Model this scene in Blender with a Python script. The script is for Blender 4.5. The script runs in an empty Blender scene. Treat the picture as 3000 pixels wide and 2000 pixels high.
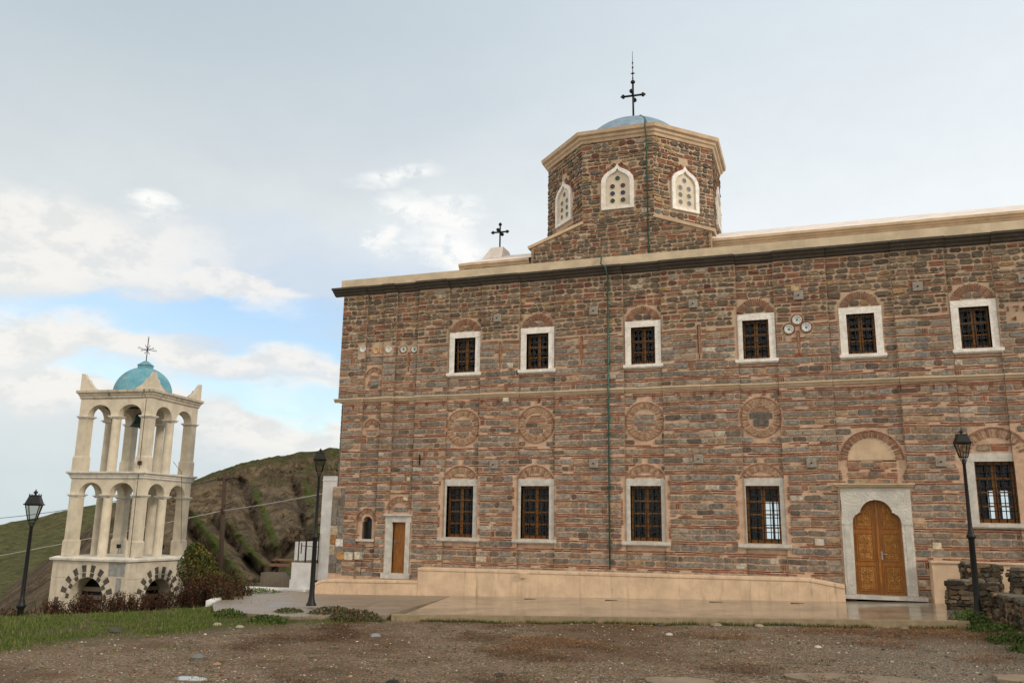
import bpy, bmesh, math, random
from math import sin, cos, pi, radians, sqrt, atan2, hypot
from mathutils import Vector, Matrix, noise
random.seed(7)
SC = bpy.context.scene
COL = SC.collection

# ------------------------------------------------------------------ camera
YAW, PIT, ROL = radians(19.43), radians(12.13), radians(.873)
fw = Vector((-sin(YAW)*cos(PIT), cos(YAW)*cos(PIT), sin(PIT)))
rt = Vector((cos(YAW), sin(YAW), 0)); up = rt.cross(fw)
rr = rt*cos(ROL)+up*sin(ROL); uu = -rt*sin(ROL)+up*cos(ROL)
cam_d = bpy.data.cameras.new('camera'); cam = bpy.data.objects.new('camera', cam_d); COL.objects.link(cam)
cam.matrix_world = Matrix(((rr.x, uu.x, -fw.x, 0), (rr.y, uu.y, -fw.y, 0), (rr.z, uu.z, -fw.z, 0), (0, 0, 0, 1)))
cam_d.sensor_width = 36; cam_d.lens = 30.01; cam_d.clip_end = 3000; cam_d.clip_start = .1
SC.camera = cam

# ------------------------------------------------------------------ light
SUN_EL, SUN_AZ = radians(26), radians(110)      # azimuth from +Y towards +X
sd = bpy.data.lights.new('sun', 'SUN'); sd.energy = 1.85; sd.angle = radians(7); sd.color = (1, .88, .72)
so = bpy.data.objects.new('sun', sd); COL.objects.link(so)
sv = Vector((sin(SUN_AZ)*cos(SUN_EL), cos(SUN_AZ)*cos(SUN_EL), sin(SUN_EL)))
so.rotation_euler = sv.to_track_quat('Z', 'Y').to_euler(); so.location = sv*60+Vector((0, 0, 20))
SC.view_settings.view_transform = 'Standard'; SC.view_settings.look = 'None'
SC.view_settings.exposure = 0.0; SC.view_settings.gamma = 1

# ------------------------------------------------------------------ node helpers
class NT:
    def __init__(s, nt): s.t = nt; s.n = nt.nodes; s.l = nt.links
    def node(s, ty, **k):
        n = s.n.new(ty)
        for a, b in k.items(): setattr(n, a, b)
        return n
    def put(s, sock, v):
        if v is None: return
        if isinstance(v, (int, float)): sock.default_value = v
        elif isinstance(v, (tuple, list)):
            sock.default_value = tuple(v)+((1,) if len(v) == 3 and len(sock.default_value) == 4 else ())
        else: s.l.new(v, sock)
    def m(s, op, a, b=None, c=None, clamp=False):
        n = s.node('ShaderNodeMath', operation=op); n.use_clamp = clamp
        s.put(n.inputs[0], a); s.put(n.inputs[1], b)
        if c is not None: s.put(n.inputs[2], c)
        return n.outputs[0]
    def mix(s, f, a, b, ty='MIX'):
        n = s.node('ShaderNodeMix', data_type='RGBA', blend_type=ty)
        s.put(n.inputs[0], f); s.put(n.inputs[6], a); s.put(n.inputs[7], b)
        return n.outputs[2]
    def noise(s, vec, scale, detail=4, rough=.55, dist=0):
        n = s.node('ShaderNodeTexNoise'); s.put(n.inputs['Vector'], vec)
        n.inputs['Scale'].default_value = scale; n.inputs['Detail'].default_value = detail
        n.inputs['Roughness'].default_value = rough; n.inputs['Distortion'].default_value = dist
        return n.outputs[0]
    def noisec(s, vec, scale, detail=4):
        n = s.node('ShaderNodeTexNoise'); s.put(n.inputs['Vector'], vec)
        n.inputs['Scale'].default_value = scale; n.inputs['Detail'].default_value = detail
        return n.outputs[1]
    def vor(s, vec, scale, out=0, feature='F1'):
        n = s.node('ShaderNodeTexVoronoi', feature=feature); s.put(n.inputs['Vector'], vec)
        n.inputs['Scale'].default_value = scale
        return n.outputs[out]
    def ramp(s, v, lo, hi, a=0, b=1):
        n = s.node('ShaderNodeMapRange', interpolation_type='SMOOTHSTEP')
        s.put(n.inputs[0], v); n.inputs[1].default_value = lo; n.inputs[2].default_value = hi
        n.inputs[3].default_value = a; n.inputs[4].default_value = b
        return n.outputs[0]
    def vscale(s, vec, sc):
        n = s.node('ShaderNodeVectorMath', operation='MULTIPLY'); s.put(n.inputs[0], vec); n.inputs[1].default_value = sc
        return n.outputs[0]
    def obj(s):
        return s.node('ShaderNodeTexCoord').outputs['Object']
    def bump(s, h, strength=.5, dist=.02):
        n = s.node('ShaderNodeBump'); s.put(n.inputs['Height'], h)
        n.inputs['Strength'].default_value = strength; n.inputs['Distance'].default_value = dist
        return n.outputs[0]

def material(name, fn, rough=.85, metal=0, spec=.3):
    m = bpy.data.materials.new(name); m.use_nodes = True
    t = NT(m.node_tree); b = m.node_tree.nodes['Principled BSDF']
    b.inputs['Roughness'].default_value = rough; b.inputs['Metallic'].default_value = metal
    b.inputs['Specular IOR Level'].default_value = spec
    r = fn(t, b)
    if r is not None: t.put(b.inputs['Base Color'], r)
    return m

def simple(name, col, rough=.7, metal=0, spec=.3, var=.15, scale=6, bump=.15, bd=.01, stain=None):
    def f(t, b):
        o = t.obj(); n = t.noise(o, scale, 6); n2 = t.noise(o, scale*9, 4)
        c = t.mix(t.ramp(n, .3, .7), tuple(v*(1-var) for v in col), tuple(min(1, v*(1+var)) for v in col))
        if stain:
            st = t.noise(t.vscale(o, (1, 1, .25)), 3.2, 6, .7)
            c = t.mix(t.ramp(st, .52, .74, 0, stain[1]), c, stain[0])
        if bump: t.put(b.inputs['Normal'], t.bump(t.m('ADD', n2, t.m('MULTIPLY', n, .5)), bump, bd))
        return c
    return material(name, f, rough, metal, spec)

# ------------------------------------------------------------------ world
w = bpy.data.worlds.new('World'); SC.world = w; w.use_nodes = True
t = NT(w.node_tree); w.node_tree.nodes.clear()
sky = t.node('ShaderNodeTexSky', sky_type='NISHITA'); sky.sun_disc = False
sky.sun_elevation = SUN_EL; sky.sun_rotation = SUN_AZ; sky.air_density = 1.3; sky.dust_density = .6
bg1 = t.node('ShaderNodeBackground'); t.put(bg1.inputs[0], t.mix(1, sky.outputs[0], (.86, 1.0, 1.18), 'MULTIPLY')); bg1.inputs[1].default_value = .15
tc = t.node('ShaderNodeTexCoord').outputs['Generated']
sx = t.node('ShaderNodeSeparateXYZ'); t.put(sx.inputs[0], tc); X, Y, Z = sx.outputs
el = t.m('MULTIPLY', t.m('ARCSINE', Z), 180/pi)
az = t.m('MULTIPLY', t.m('ARCTAN2', X, Y), 180/pi)
nv = t.vscale(tc, (7, 7, 20))
wn = t.noise(nv, 1.0, 7, .6); wn2 = t.noise(t.vscale(tc, (9, 9, 16)), 2.7, 8, .62)
wx = t.m('MULTIPLY', t.m('SUBTRACT', wn, .5), 12); wy = t.m('MULTIPLY', t.m('SUBTRACT', t.noise(t.vscale(tc, (6, 6, 14)), 1.6, 6, .5), .5), 5)
azw = t.m('ADD', az, wx); elw = t.m('ADD', el, wy)
def blob(a0, e0, ra, re, soft=.5, tilt=0, warp=1):
    A = t.m('SUBTRACT', azw if warp else az, a0); E = t.m('SUBTRACT', elw if warp else el, e0)
    if tilt: E = t.m('SUBTRACT', E, t.m('MULTIPLY', A, tilt))
    d = t.m('SQRT', t.m('ADD', t.m('POWER', t.m('ABSOLUTE', t.m('DIVIDE', A, ra)), 2.0), t.m('POWER', t.m('ABSOLUTE', t.m('DIVIDE', E, re)), 2.0)))
    return t.ramp(d, 1.0+soft, 1.0-soft)
def vmax(*a):
    r = a[0]
    for b in a[1:]: r = t.m('MAXIMUM', r, b)
    return r
upc = t.mix(t.ramp(az, -50, 20), (.50, .59, .65), (.77, .84, .90))          # veil high up
loc = t.mix(t.ramp(az, -50, 0), (.80, .84, .84), (.93, .97, .99))          # veil low
veil = t.mix(t.ramp(el, 14, 34), loc, upc)
veil = t.mix(t.ramp(el, 0, 9, .75, 0), veil, (.62, .73, .74))
veil = t.mix(t.m('MULTIPLY', t.ramp(az, 5, -35, .2, 1), t.ramp(t.noise(t.vscale(tc, (3, 3, 7)), 1.2, 5), .35, .7, 0, .35)), veil, (.56, .62, .70))
mid = t.mix(blob(-34, 14, 11, 4.5, .6), veil, (.64, .74, .86))
whi = vmax(blob(-49, 16.0, 11, 2.6, .4), blob(-49, 10.6, 7, 1.3, .35), blob(-40, 10.2, 13, .9, .45), blob(-37.5, 14.6, 5, 1.0, .4, -.2),
           blob(-34, 5.6, 6, 1.7, .5), blob(-47, 7.5, 8, 1.3, .5), blob(-32, 8.3, 5, .5, .6))
cl = t.mix(t.m('MULTIPLY', whi, .80), mid, t.mix(t.ramp(wn2, .36, .56), (.80, .81, .80), (.98, .95, .90)))
puff = vmax(blob(-24.6, 20.3, 2.6, 1.0, .55, -.25), blob(-23.5, 18.0, 2.3, 1.5, .6), blob(-43.7, 19.3, 1.6, .6, .6), blob(-27.6, 19.0, .9, .8, .8), blob(-27, 23, 3, .6, .9))
puff = t.m('MULTIPLY', puff, t.ramp(t.noise(t.vscale(tc, (34, 34, 42)), 1.0, 7, .65), .36, .52))
cl = t.mix(t.m('MULTIPLY', puff, 1.0), cl, (1.0, 1.0, .98))
gap = vmax(blob(-40, 12.6, 12, 1.0, .5, .06), blob(-33, 11.6, 5, 1.0, .6), blob(-35, 7.9, 7, .8, .7, -.12), blob(-44, 8.6, 3, .5, .8), blob(-30.5, 6.6, 2.5, .6, .8))
gap = t.m('MULTIPLY', gap, .66)
cl = t.mix(t.ramp(wn2, .3, .7, 0, .06), cl, (.5, .55, .6))
# unseen sky behind the viewer, with added brightness and warmth to light the facade
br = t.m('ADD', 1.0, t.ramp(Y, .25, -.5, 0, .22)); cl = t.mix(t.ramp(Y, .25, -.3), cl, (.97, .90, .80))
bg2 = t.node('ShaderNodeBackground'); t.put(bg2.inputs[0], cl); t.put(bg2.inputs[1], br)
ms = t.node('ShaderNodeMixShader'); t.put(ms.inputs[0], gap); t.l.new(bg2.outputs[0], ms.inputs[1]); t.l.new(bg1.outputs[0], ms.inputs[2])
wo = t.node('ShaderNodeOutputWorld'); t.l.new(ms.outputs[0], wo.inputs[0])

# ------------------------------------------------------------------ mesh helpers
class MB:
    def __init__(s): s.v = []; s.f = []; s.m = []; s.c = []; s.sm = []
    def face(s, pts, mat=0, col=None, smooth=False):
        i = len(s.v); s.v.extend([tuple(p) for p in pts]); s.f.append(tuple(range(i, i+len(pts)))); s.m.append(mat); s.c.append(col); s.sm.append(smooth)
    def grid(s, rows, mat=0, closed=False, smooth=True, col=None):
        i0 = len(s.v); n = len(rows[0])
        for r in rows: s.v.extend([tuple(p) for p in r])
        for a in range(len(rows)-1):
            for b in range(n if closed else n-1):
                c = (b+1) % n
                s.f.append((i0+a*n+b, i0+a*n+c, i0+(a+1)*n+c, i0+(a+1)*n+b)); s.m.append(mat); s.c.append(col); s.sm.append(smooth)
    def box(s, x0, x1, y0, y1, z0, z1, mat=0, col=None, M=None, skip=''):
        P = [Vector(p) for p in ((x0, y0, z0), (x1, y0, z0), (x1, y1, z0), (x0, y1, z0), (x0, y0, z1), (x1, y0, z1), (x1, y1, z1), (x0, y1, z1))]
        if M: P = [M @ p for p in P]
        for nm, q in (('b', (3, 2, 1, 0)), ('t', (4, 5, 6, 7)), ('f', (0, 1, 5, 4)), ('k', (2, 3, 7, 6)), ('l', (3, 0, 4, 7)), ('r', (1, 2, 6, 5))):
            if nm not in skip: s.face([P[k] for k in q], mat, col)
    def prism(s, poly, O, U, V, N, d0, d1, mat=0, col=None, cap0=True):
        # poly ccw in (U,V); extruded along N from d0 to d1 (d1 = outer)
        a = [O+U*p[0]+V*p[1]+N*d0 for p in poly]; b = [O+U*p[0]+V*p[1]+N*d1 for p in poly]
        s.face(b, mat, col)
        if cap0: s.face(a[::-1], mat, col)
        for i in range(len(poly)):
            j = (i+1) % len(poly); s.face([a[i], a[j], b[j], b[i]], mat, col)
    def tube(s, path, r, n=8, mat=0, caps=True, smooth=True):
        path = [Vector(p) for p in path]; rows = []
        for i, p in enumerate(path):
            d = (path[min(i+1, len(path)-1)]-path[max(i-1, 0)]).normalized()
            a = d.orthogonal().normalized() if i == 0 else (pa - d*pa.dot(d)).normalized()
            pa = a; b = d.cross(a); rad = r[i] if isinstance(r, (list, tuple)) else r
            rows.append([p+(a*cos(2*pi*k/n)+b*sin(2*pi*k/n))*rad for k in range(n)])
        s.grid(rows, mat, True, smooth)
        if caps: s.face(rows[0][::-1], mat); s.face(rows[-1], mat)
    def lathe(s, prof, c=(0, 0, 0), n=24, mat=0, smooth=True, rot=0):
        rows = [[(c[0]+r*cos(rot+2*pi*k/n), c[1]+r*sin(rot+2*pi*k/n), c[2]+z) for k in range(n)] for r, z in prof]
        s.grid(rows, mat, True, smooth)
    def build(s, name, mats, parent=None, recalc=True, weld=True):
        me = bpy.data.meshes.new(name); me.from_pydata(s.v, [], s.f)
        for m in (mats if isinstance(mats, (list, tuple)) else [mats]): me.materials.append(m)
        me.polygons.foreach_set('material_index', s.m); me.polygons.foreach_set('use_smooth', s.sm)
        if any(c is not None for c in s.c):
            at = me.color_attributes.new('tint', 'FLOAT_COLOR', 'CORNER'); buf = []
            for f, c in zip(s.f, s.c):
                c = c or (.5, .5, .5); buf.extend((c[0], c[1], c[2], 1.0)*len(f))
            at.data.foreach_set('color', buf)
        me.update()
        if weld:
            bm = bmesh.new(); bm.from_mesh(me); bmesh.ops.remove_doubles(bm, verts=bm.verts, dist=1e-5)
            if recalc: bmesh.ops.recalc_face_normals(bm, faces=bm.faces)
            bm.to_mesh(me); bm.free()
        o = bpy.data.objects.new(name, me); COL.objects.link(o)
        if parent: o.parent = parent; o.matrix_parent_inverse = Matrix()
        return o

def thing(name, label, cat, loc=(0, 0, 0), group=None):
    o = bpy.data.objects.new(name, None); COL.objects.link(o); o.location = loc; o.empty_display_size = .3
    return tag(o, label, cat, group)
def tag(o, label=None, cat=None, group=None, kind=None):
    if label: o['label'] = label
    if cat: o['category'] = cat
    if group: o['group'] = group
    if kind: o['kind'] = kind
    return o
def copy_tree(o, parent=None):
    c = o.copy(); COL.objects.link(c); c.parent = parent
    for ch in list(o.children): copy_tree(ch, c)
    return c
def rel(o, root):      # world-built child mesh -> keep it in place under a root that is not at the origin
    o.matrix_parent_inverse = Matrix.Translation(-Vector(root.location)); return o
def fbm(x, y, z=0, o=4):
    a = 0; s = 1; f = 1
    for _ in range(o): a += s*noise.noise(Vector((x*f, y*f, z*f+7.3))); s *= .5; f *= 2.03
    return a
UX, UY, UZ = Vector((1, 0, 0)), Vector((0, 1, 0)), Vector((0, 0, 1))

# ------------------------------------------------------------------ materials
def stone_fn(t, b):
    o = t.obj(); at = t.node('ShaderNodeAttribute', attribute_name='tint').outputs[0]
    n = t.noise(o, 9, 7, .65); n2 = t.noise(o, 45, 5, .6)
    c = t.mix(1, at, t.mix(t.ramp(n, .25, .75), (.55, .55, .56), (1.42, 1.40, 1.34)), 'MULTIPLY')
    c = t.mix(t.ramp(n2, .56, .75, 0, .5), c, (.40, .37, .32))
    c = t.mix(t.ramp(t.noise(t.vscale(o, (1, 1, .3)), 1.1, 5), .55, .75, 0, .3), c, (.11, .09, .07))
    t.put(b.inputs['Normal'], t.bump(t.m('ADD', n2, n), 1.0, .03))
    return c
M_STONE = material('masonry_stone', stone_fn, .88)
def mortar_fn(t, b):
    o = t.obj(); n = t.noise(o, 5, 7, .65); n2 = t.noise(o, 60, 4, .6)
    c = t.mix(t.ramp(n, .3, .7), (.41, .275, .19), (.57, .405, .29))
    sz = t.node('ShaderNodeSeparateXYZ'); t.put(sz.inputs[0], o)
    c = t.mix(t.ramp(sz.outputs[2], 4.6, 6.0, 0, .5), c, (.39, .31, .215))
    c = t.mix(t.ramp(t.noise(t.vscale(o, (1, 1, .35)), .7, 6, .6), .50, .72, 0, .55), c, (.27, .20, .14))
    t.put(b.inputs['Normal'], t.bump(n2, .8, .015))
    return c
M_MORTAR = material('pink_lime_mortar', mortar_fn, .95)
def plaster_fn(base, dark, streak=.55):
    def f(t, b):
        o = t.obj(); n = t.noise(o, 2.2, 7, .6)
        c = t.mix(t.ramp(n, .3, .72), tuple(v*.82 for v in base), tuple(v*1.1 for v in base))
        s_ = t.noise(t.vscale(o, (3.2, 3.2, .35)), 2, 7, .65)
        c = t.mix(t.ramp(s_, .52, .75, 0, streak), c, dark)
        sp = t.noise(o, 14, 5, .7); c = t.mix(t.ramp(sp, .62, .74, 0, .6*streak), c, tuple(v*.5 for v in dark))
        t.put(b.inputs['Normal'], t.bump(t.m('ADD', t.noise(o, 30, 4), t.m('MULTIPLY', n, 2)), .35, .012))
        return c
    return f
M_PLASTER = material('ochre_plaster', plaster_fn((.52, .395, .27), (.42, .30, .19)), .85)
M_BENCH = material('peach_plaster', plaster_fn((.64, .475, .33), (.36, .26, .165), 1.0), .8)
M_CREAM = material('cream_plaster', plaster_fn((.51, .425, .30), (.46, .30, .18), .4), .85)
M_ROOF = material('roof_render', plaster_fn((.74, .66, .60), (.60, .48, .40), .3), .8)
M_TOWER = material('tower_plaster', plaster_fn((.56, .50, .395), (.33, .28, .20), .6), .85)
M_TRIM = material('tower_trim', plaster_fn((.62, .59, .52), (.28, .26, .22), .7), .85)
M_WORN = material('worn_render', plaster_fn((.46, .41, .33), (.09, .085, .06), 1.3), .95)
M_WHITE = material('whitewash', plaster_fn((.74, .74, .73), (.55, .54, .52), .4), .85)
M_CONC = material('rough_concrete', plaster_fn((.20, .165, .125), (.30, .24, .17), .6), .9)
M_DARKC = material('dark_stone_cornice', plaster_fn((.085, .075, .062), (.17, .145, .11), .5), .85)
M_STRING = material('pale_string_stone', plaster_fn((.52, .42, .29), (.34, .26, .18), .5), .85)
def marble_fn(c0, c1):
    def f(t, b):
        o = t.obj(); n = t.noise(o, 2.5, 8, .65, 1.8)
        v = t.m('ABSOLUTE', t.m('SUBTRACT', n, .5)); v = t.ramp(v, 0, .035, .55, 0)
        c = t.mix(t.ramp(t.noise(o, 5, 6), .3, .7), c0, c1); c = t.mix(v, c, (.40, .37, .34))
        c = t.mix(t.ramp(t.noise(t.vscale(o, (2, 2, .6)), 4, 5), .6, .8, 0, .5), c, (.50, .38, .26))
        t.put(b.inputs['Normal'], t.bump(t.noise(o, 25, 5), .15, .01)); return c
    return f
M_MARBLE = material('white_marble', marble_fn((.62, .59, .54), (.76, .74, .70)), .5)
M_GREYM = material('grey_marble', marble_fn((.40, .39, .355), (.56, .54, .50)), .55)
def carve_fn(t, b):
    o = t.obj(); n = t.noise(o, 3, 6); c = t.mix(t.ramp(n, .3, .7), (.44, .43, .39), (.57, .55, .50))
    v = t.vor(t.mix(.12, o, t.noisec(o, 4)), 7.5, 0, 'SMOOTH_F1'); wv = t.m('SINE', t.m('MULTIPLY', v, 30))
    t.put(b.inputs['Normal'], t.bump(wv, .2, .02))
    return t.mix(t.ramp(wv, -1, -.4, .18, 0), c, (.36, .34, .30))
M_CARVE = material('carved_marble', carve_fn, .6)
def wood_fn(c0, c1):
    def f(t, b):
        o = t.obj(); n = t.noise(t.vscale(o, (14, 14, 1.2)), 3, 6, .6, .6)
        c = t.mix(t.ramp(n, .3, .7), c0, c1)
        t.put(b.inputs['Normal'], t.bump(n, .2, .004)); return c
    return f
M_DOOR = material('varnished_door_wood', wood_fn((.20, .072, .012), (.35, .140, .026)), .42)
M_SASH = material('orange_sash_wood', wood_fn((.19, .075, .012), (.32, .135, .026)), .5)
def carvewood_fn(t, b):
    o = t.obj(); n = t.noise(t.vscale(o, (14, 14, 1.2)), 3, 6)
    v = t.vor(t.mix(.1, o, t.noisec(o, 6)), 13, 0, 'SMOOTH_F1'); wv = t.m('SINE', t.m('MULTIPLY', v, 22))
    c = t.mix(t.ramp(n, .3, .7), (.27, .11, .018), (.40, .19, .045))
    t.put(b.inputs['Normal'], t.bump(wv, .5, .015)); return t.mix(t.ramp(wv, -1, .2, .4, 0), c, (.15, .055, .012))
M_CWOOD = material('carved_door_wood', carvewood_fn, .5)
M_OLDWOOD = material('weathered_wood', wood_fn((.035, .022, .016), (.07, .045, .03)), .85)
M_BEAM = material('reddish_timber', wood_fn((.20, .10, .055), (.34, .20, .12)), .8)
M_IRON = simple('black_iron', (.008, .009, .009), .5, 0, .3, .3, 20, .2, .003)
M_IRONR = simple('rusty_iron', (.045, .022, .014), .8, 0, .3, .4, 20, .2, .003)
M_GREEN = simple('green_pipe', (.035, .085, .06), .5, 0, .4, .3, 10, .1, .003)
M_STEEL = simple('door_hardware_steel', (.35, .36, .37), .35, 1, .5, .05, 10, 0)
M_BRONZE = simple('old_bell_bronze', (.02, .045, .042), .5, .5, .5, .3, 10, .1)
M_TIE = simple('grey_tie_plate', (.25, .225, .195), .75, 0, .3, .2, 12, .2)
M_BLUE = simple('blue_dome_paint', (.19, .265, .34), .7, 0, .3, .18, 4, .15, .01)
def tealdome(t, b):
    o = t.obj(); n = t.noise(o, 2.2, 7, .65); sz = t.node('ShaderNodeSeparateXYZ'); t.put(sz.inputs[0], o)
    c = t.mix(t.ramp(n, .3, .7), (.075, .235, .32), (.15, .35, .43))
    c = t.mix(t.ramp(t.noise(o, 4, 8, .7), .50, .68, 0, .75), c, (.28, .34, .25))
    c = t.mix(t.ramp(t.noise(t.vscale(o, (1, 1, .4)), 6, 8, .7), .58, .75, 0, .7), c, (.36, .31, .19))
    t.put(b.inputs['Normal'], t.bump(n, .3, .03)); return c
M_TEAL = material('flaking_teal_paint', tealdome, .8)
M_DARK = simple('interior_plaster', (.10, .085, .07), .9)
def glass(name, col, alpha=.35):
    m = bpy.data.materials.new(name); m.use_nodes = True; t = NT(m.node_tree); t.n.clear()
    g = t.node('ShaderNodeBsdfGlossy'); g.inputs['Roughness'].default_value = .06; g.inputs['Color'].default_value = (.42, .44, .46, 1)
    tr = t.node('ShaderNodeBsdfTransparent'); tr.inputs[0].default_value = (*col, 1)
    fr = t.node('ShaderNodeFresnel'); fr.inputs[0].default_value = 1.5
    mx = t.node('ShaderNodeMixShader'); t.put(mx.inputs[0], fr.outputs[0]); t.l.new(tr.outputs[0], mx.inputs[1]); t.l.new(g.outputs[0], mx.inputs[2])
    o = t.node('ShaderNodeOutputMaterial'); t.l.new(mx.outputs[0], o.inputs[0]); return m
M_GLASS = glass('window_glass', (.86, .9, .9))
M_LAMPGLASS = glass('lamp_glass', (.72, .72, .68))
def pal(cols, name, rough=.3):
    return [simple(name+'_%s' % k, c, rough, 0, .5, .1, 8, 0) for k, c in cols]
G_GREEN, G_RED, G_BLUE, G_GREY = pal([('green', (.01, .035, .012)), ('brown', (.035, .012, .014)), ('blue', (.008, .012, .06)), ('grey', (.05, .055, .07))], 'dome_glass')
M_BOWL = simple('white_glazed_bowl', (.52, .53, .50), .25, 0, .5, .15, 14, .05)
M_BOWLC = simple('clay_bowl', (.48, .30, .17), .9, 0, .2, .15, 10, .2)
M_BOWLG = simple('green_glaze_mark', (.06, .14, .11), .3, 0, .5, .3, 20, 0)
M_BOWLB = simple('blue_glaze_mark', (.09, .16, .30), .3, 0, .5, .5, 30, 0)
def leafmat(name, a, b_, c_=None):
    def f(t, b):
        at = t.node('ShaderNodeAttribute', attribute_name='tint').outputs[0]
        return at
    return material(name, f, .8, 0, .15)
M_LEAF = leafmat('foliage', 0, 0)

# ------------------------------------------------------------------ ground
def zp(x): return -1.87+.026*(x-.6)                 # the paved terrace falls gently to the west
def ss(a, b, x):
    t_ = max(0, min(1, (x-a)/(b-a))); return t_*t_*(3-2*t_)
def edge_y(x):                                      # front edge of the paving
    return 20.1+.115*(x+3) if x > -9.3 else 20.1+.115*(-6.3)-(x+9.3)*.0
def ground_z(x, y):
    r = hypot(x, y); a = math.degrees(atan2(x, y))
    z = min(zp(x), -1.80)-.14 + .035*fbm(x*.5, y*.5) + .020*fbm(x*2.4, y*2.4)
    z -= .0
    if x < -8: z += .05*ss(-8, -12, x)
    z += .05*ss(21, 13, r)*0
    # the bank falls away behind the grassy crest on the left
    rc = 25.0+1.2*fbm(a*.08, 3)
    k = ss(-36.5, -40, a)
    if r > rc: z -= k*(r-rc)*.098*ss(0, 3, r-rc)
    if r > 39: z -= ss(39, 75, r)*9+ss(75, 320, r)*75
    if x > 2.5 and r > 20: z += .06*ss(2.5, 4, x)
    return z
def lin(a, b, st):
    n = max(1, round((b-a)/st)); return [a+(b-a)*i/n for i in range(n)]
gx = lin(-700, -120, 60)+lin(-120, -34, 5)+lin(-34, -24, .5)+lin(-24, 6, .14)+lin(6, 12, .5)+lin(12, 60, 4)+lin(60, 701, 60)
gy = lin(-300, -10, 40)+lin(-10, 6, 1)+lin(6, 24, .14)+lin(24, 40, .4)+lin(40, 100, 4)+lin(100, 800, 60)
mb = MB(); rows = []
for y in gy: rows.append([(x, y, ground_z(x, y)) for x in gx])
mb.grid(rows)
def ground_fn(t, b):
    o = t.obj(); sp = t.node('ShaderNodeSeparateXYZ'); t.put(sp.inputs[0], o); GX, GY, GZ = sp.outputs
    big = t.noise(o, .35, 5, .6); med = t.noise(o, 1.6, 6, .65); fine = t.noise(o, 22, 5, .7)
    vc = t.vor(o, 30, 1); vcs = t.node('ShaderNodeSeparateColor'); t.put(vcs.inputs[0], vc)
    c = t.mix(t.ramp(fine, .3, .7), (.095, .062, .036), (.33, .24, .152))
    c = t.mix(t.ramp(vcs.outputs[0], .72, .95, 0, .8), c, (.36, .31, .25))
    c = t.mix(t.ramp(vcs.outputs[1], .88, .97, 0, .85), c, (.24, .085, .045))
    c = t.mix(t.ramp(vcs.outputs[2], .8, .95, 0, .7), c, (.075, .07, .065))
    c = t.mix(t.ramp(big, .44, .64, 0, .7), c, (.12, .066, .034))
    c = t.mix(t.ramp(t.noise(o, 5.5, 6, .7), .56, .70, 0, .75), c, (.055, .036, .022))
    c = t.mix(t.ramp(t.noise(o, .9, 6, .65, .5), .60, .74, 0, .5), c, (.07, .075, .03))
    c = t.mix(t.ramp(med, .50, .72, 0, .6), c, (.10, .062, .036))
    # right-hand part is greyer gravel
    c = t.mix(t.m('MULTIPLY', t.ramp(t.m('ADD', GX, t.m('MULTIPLY', med, 4)), .5, 4, 0, .6), t.ramp(GY, 19, 17)), c, t.mix(t.ramp(fine, .3, .7), (.10, .09, .07), (.31, .27, .215)))
    # grass under the blades
    d = t.m('ADD', t.m('MULTIPLY', GX, -.80), t.m('MULTIPLY', GY, .44))
    d = t.m('ADD', d, t.m('MULTIPLY', t.m('SUBTRACT', med, .5), 3.5))
    g = t.ramp(d, 15.6, 17.4, 0, .85)
    c = t.mix(g, c, t.mix(t.ramp(med, .35, .65), (.06, .065, .022), (.12, .10, .045)))
    far = t.ramp(GY, 30, 42)
    c = t.mix(far, c, t.mix(t.ramp(med, .4, .6), (.10, .085, .04), (.17, .11, .06)))
    h = t.m('ADD', t.m('MULTIPLY', fine, .5), t.m('MULTIPLY', t.vor(o, 26, 0), .9))
    t.put(b.inputs['Normal'], t.bump(h, 1.0, .05))
    return c
M_GROUND = material('gravelly_earth', ground_fn, .92, 0, .2)
tag(mb.build('ground', M_GROUND, weld=False), kind='structure')

# paved terrace: wet polished slabs with a thin edge, and the duller concrete path on the left
def wet_fn(t, b):
    o = t.obj(); n = t.noise(o, 1.2, 6, .6); n2 = t.noise(t.vscale(o, (.6, 3, 1)), 2, 6, .6)
    br_ = t.node('ShaderNodeTexBrick'); t.put(br_.inputs['Vector'], o); br_.offset = 0
    br_.inputs['Scale'].default_value = 1; br_.inputs['Brick Width'].default_value = .62; br_.inputs['Row Height'].default_value = .62
    br_.inputs['Mortar Size'].default_value = .006; br_.inputs['Color1'].default_value = (1, 1, 1, 1); br_.inputs['Color2'].default_value = (.93, .93, .93, 1); br_.inputs['Mortar'].default_value = (.75, .7, .66, 1)
    c = t.mix(t.ramp(n, .3, .7), (.23, .19, .145), (.32, .27, .205))
    c = t.mix(t.ramp(n2, .5, .75, 0, .5), c, (.21, .165, .125))
    c = t.mix(1, c, br_.outputs[0], 'MULTIPLY')
    t.put(b.inputs['Roughness'], t.ramp(t.noise(o, .8, 6, .65), .35, .7, .08, .24))
    t.put(b.inputs['Normal'], t.bump(n2, .04, .01)); return c
M_WET = material('wet_marble_paving', wet_fn, .08, 0, .25)
def path_fn(t, b):
    o = t.obj(); n = t.noise(o, 1.4, 7, .65)
    c = t.mix(t.ramp(n, .3, .7), (.20, .155, .115), (.29, .23, .17)); c = t.mix(t.ramp(t.noise(o, 30, 4), .5, .8, 0, .4), c, (.34, .28, .21))
    t.put(b.inputs['Roughness'], t.ramp(n, .35, .65, .35, .6)); t.put(b.inputs['Normal'], t.bump(t.noise(o, 12, 5), .15, .01)); return c
M_PATH = material('damp_concrete', path_fn, .3, 0, .35)
def slab(name, pts, mat, dz, th=.12):
    mb = MB(); a = [Vector((x, y, zp(x)+dz)) for x, y in pts]; bt = [p-UZ*th for p in a]
    mb.face(a); n = len(a)
    for i in range(n): j = (i+1) % n; mb.face([bt[i], bt[j], a[j], a[i]])
    return tag(mb.build(name, mat), kind='structure')
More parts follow.
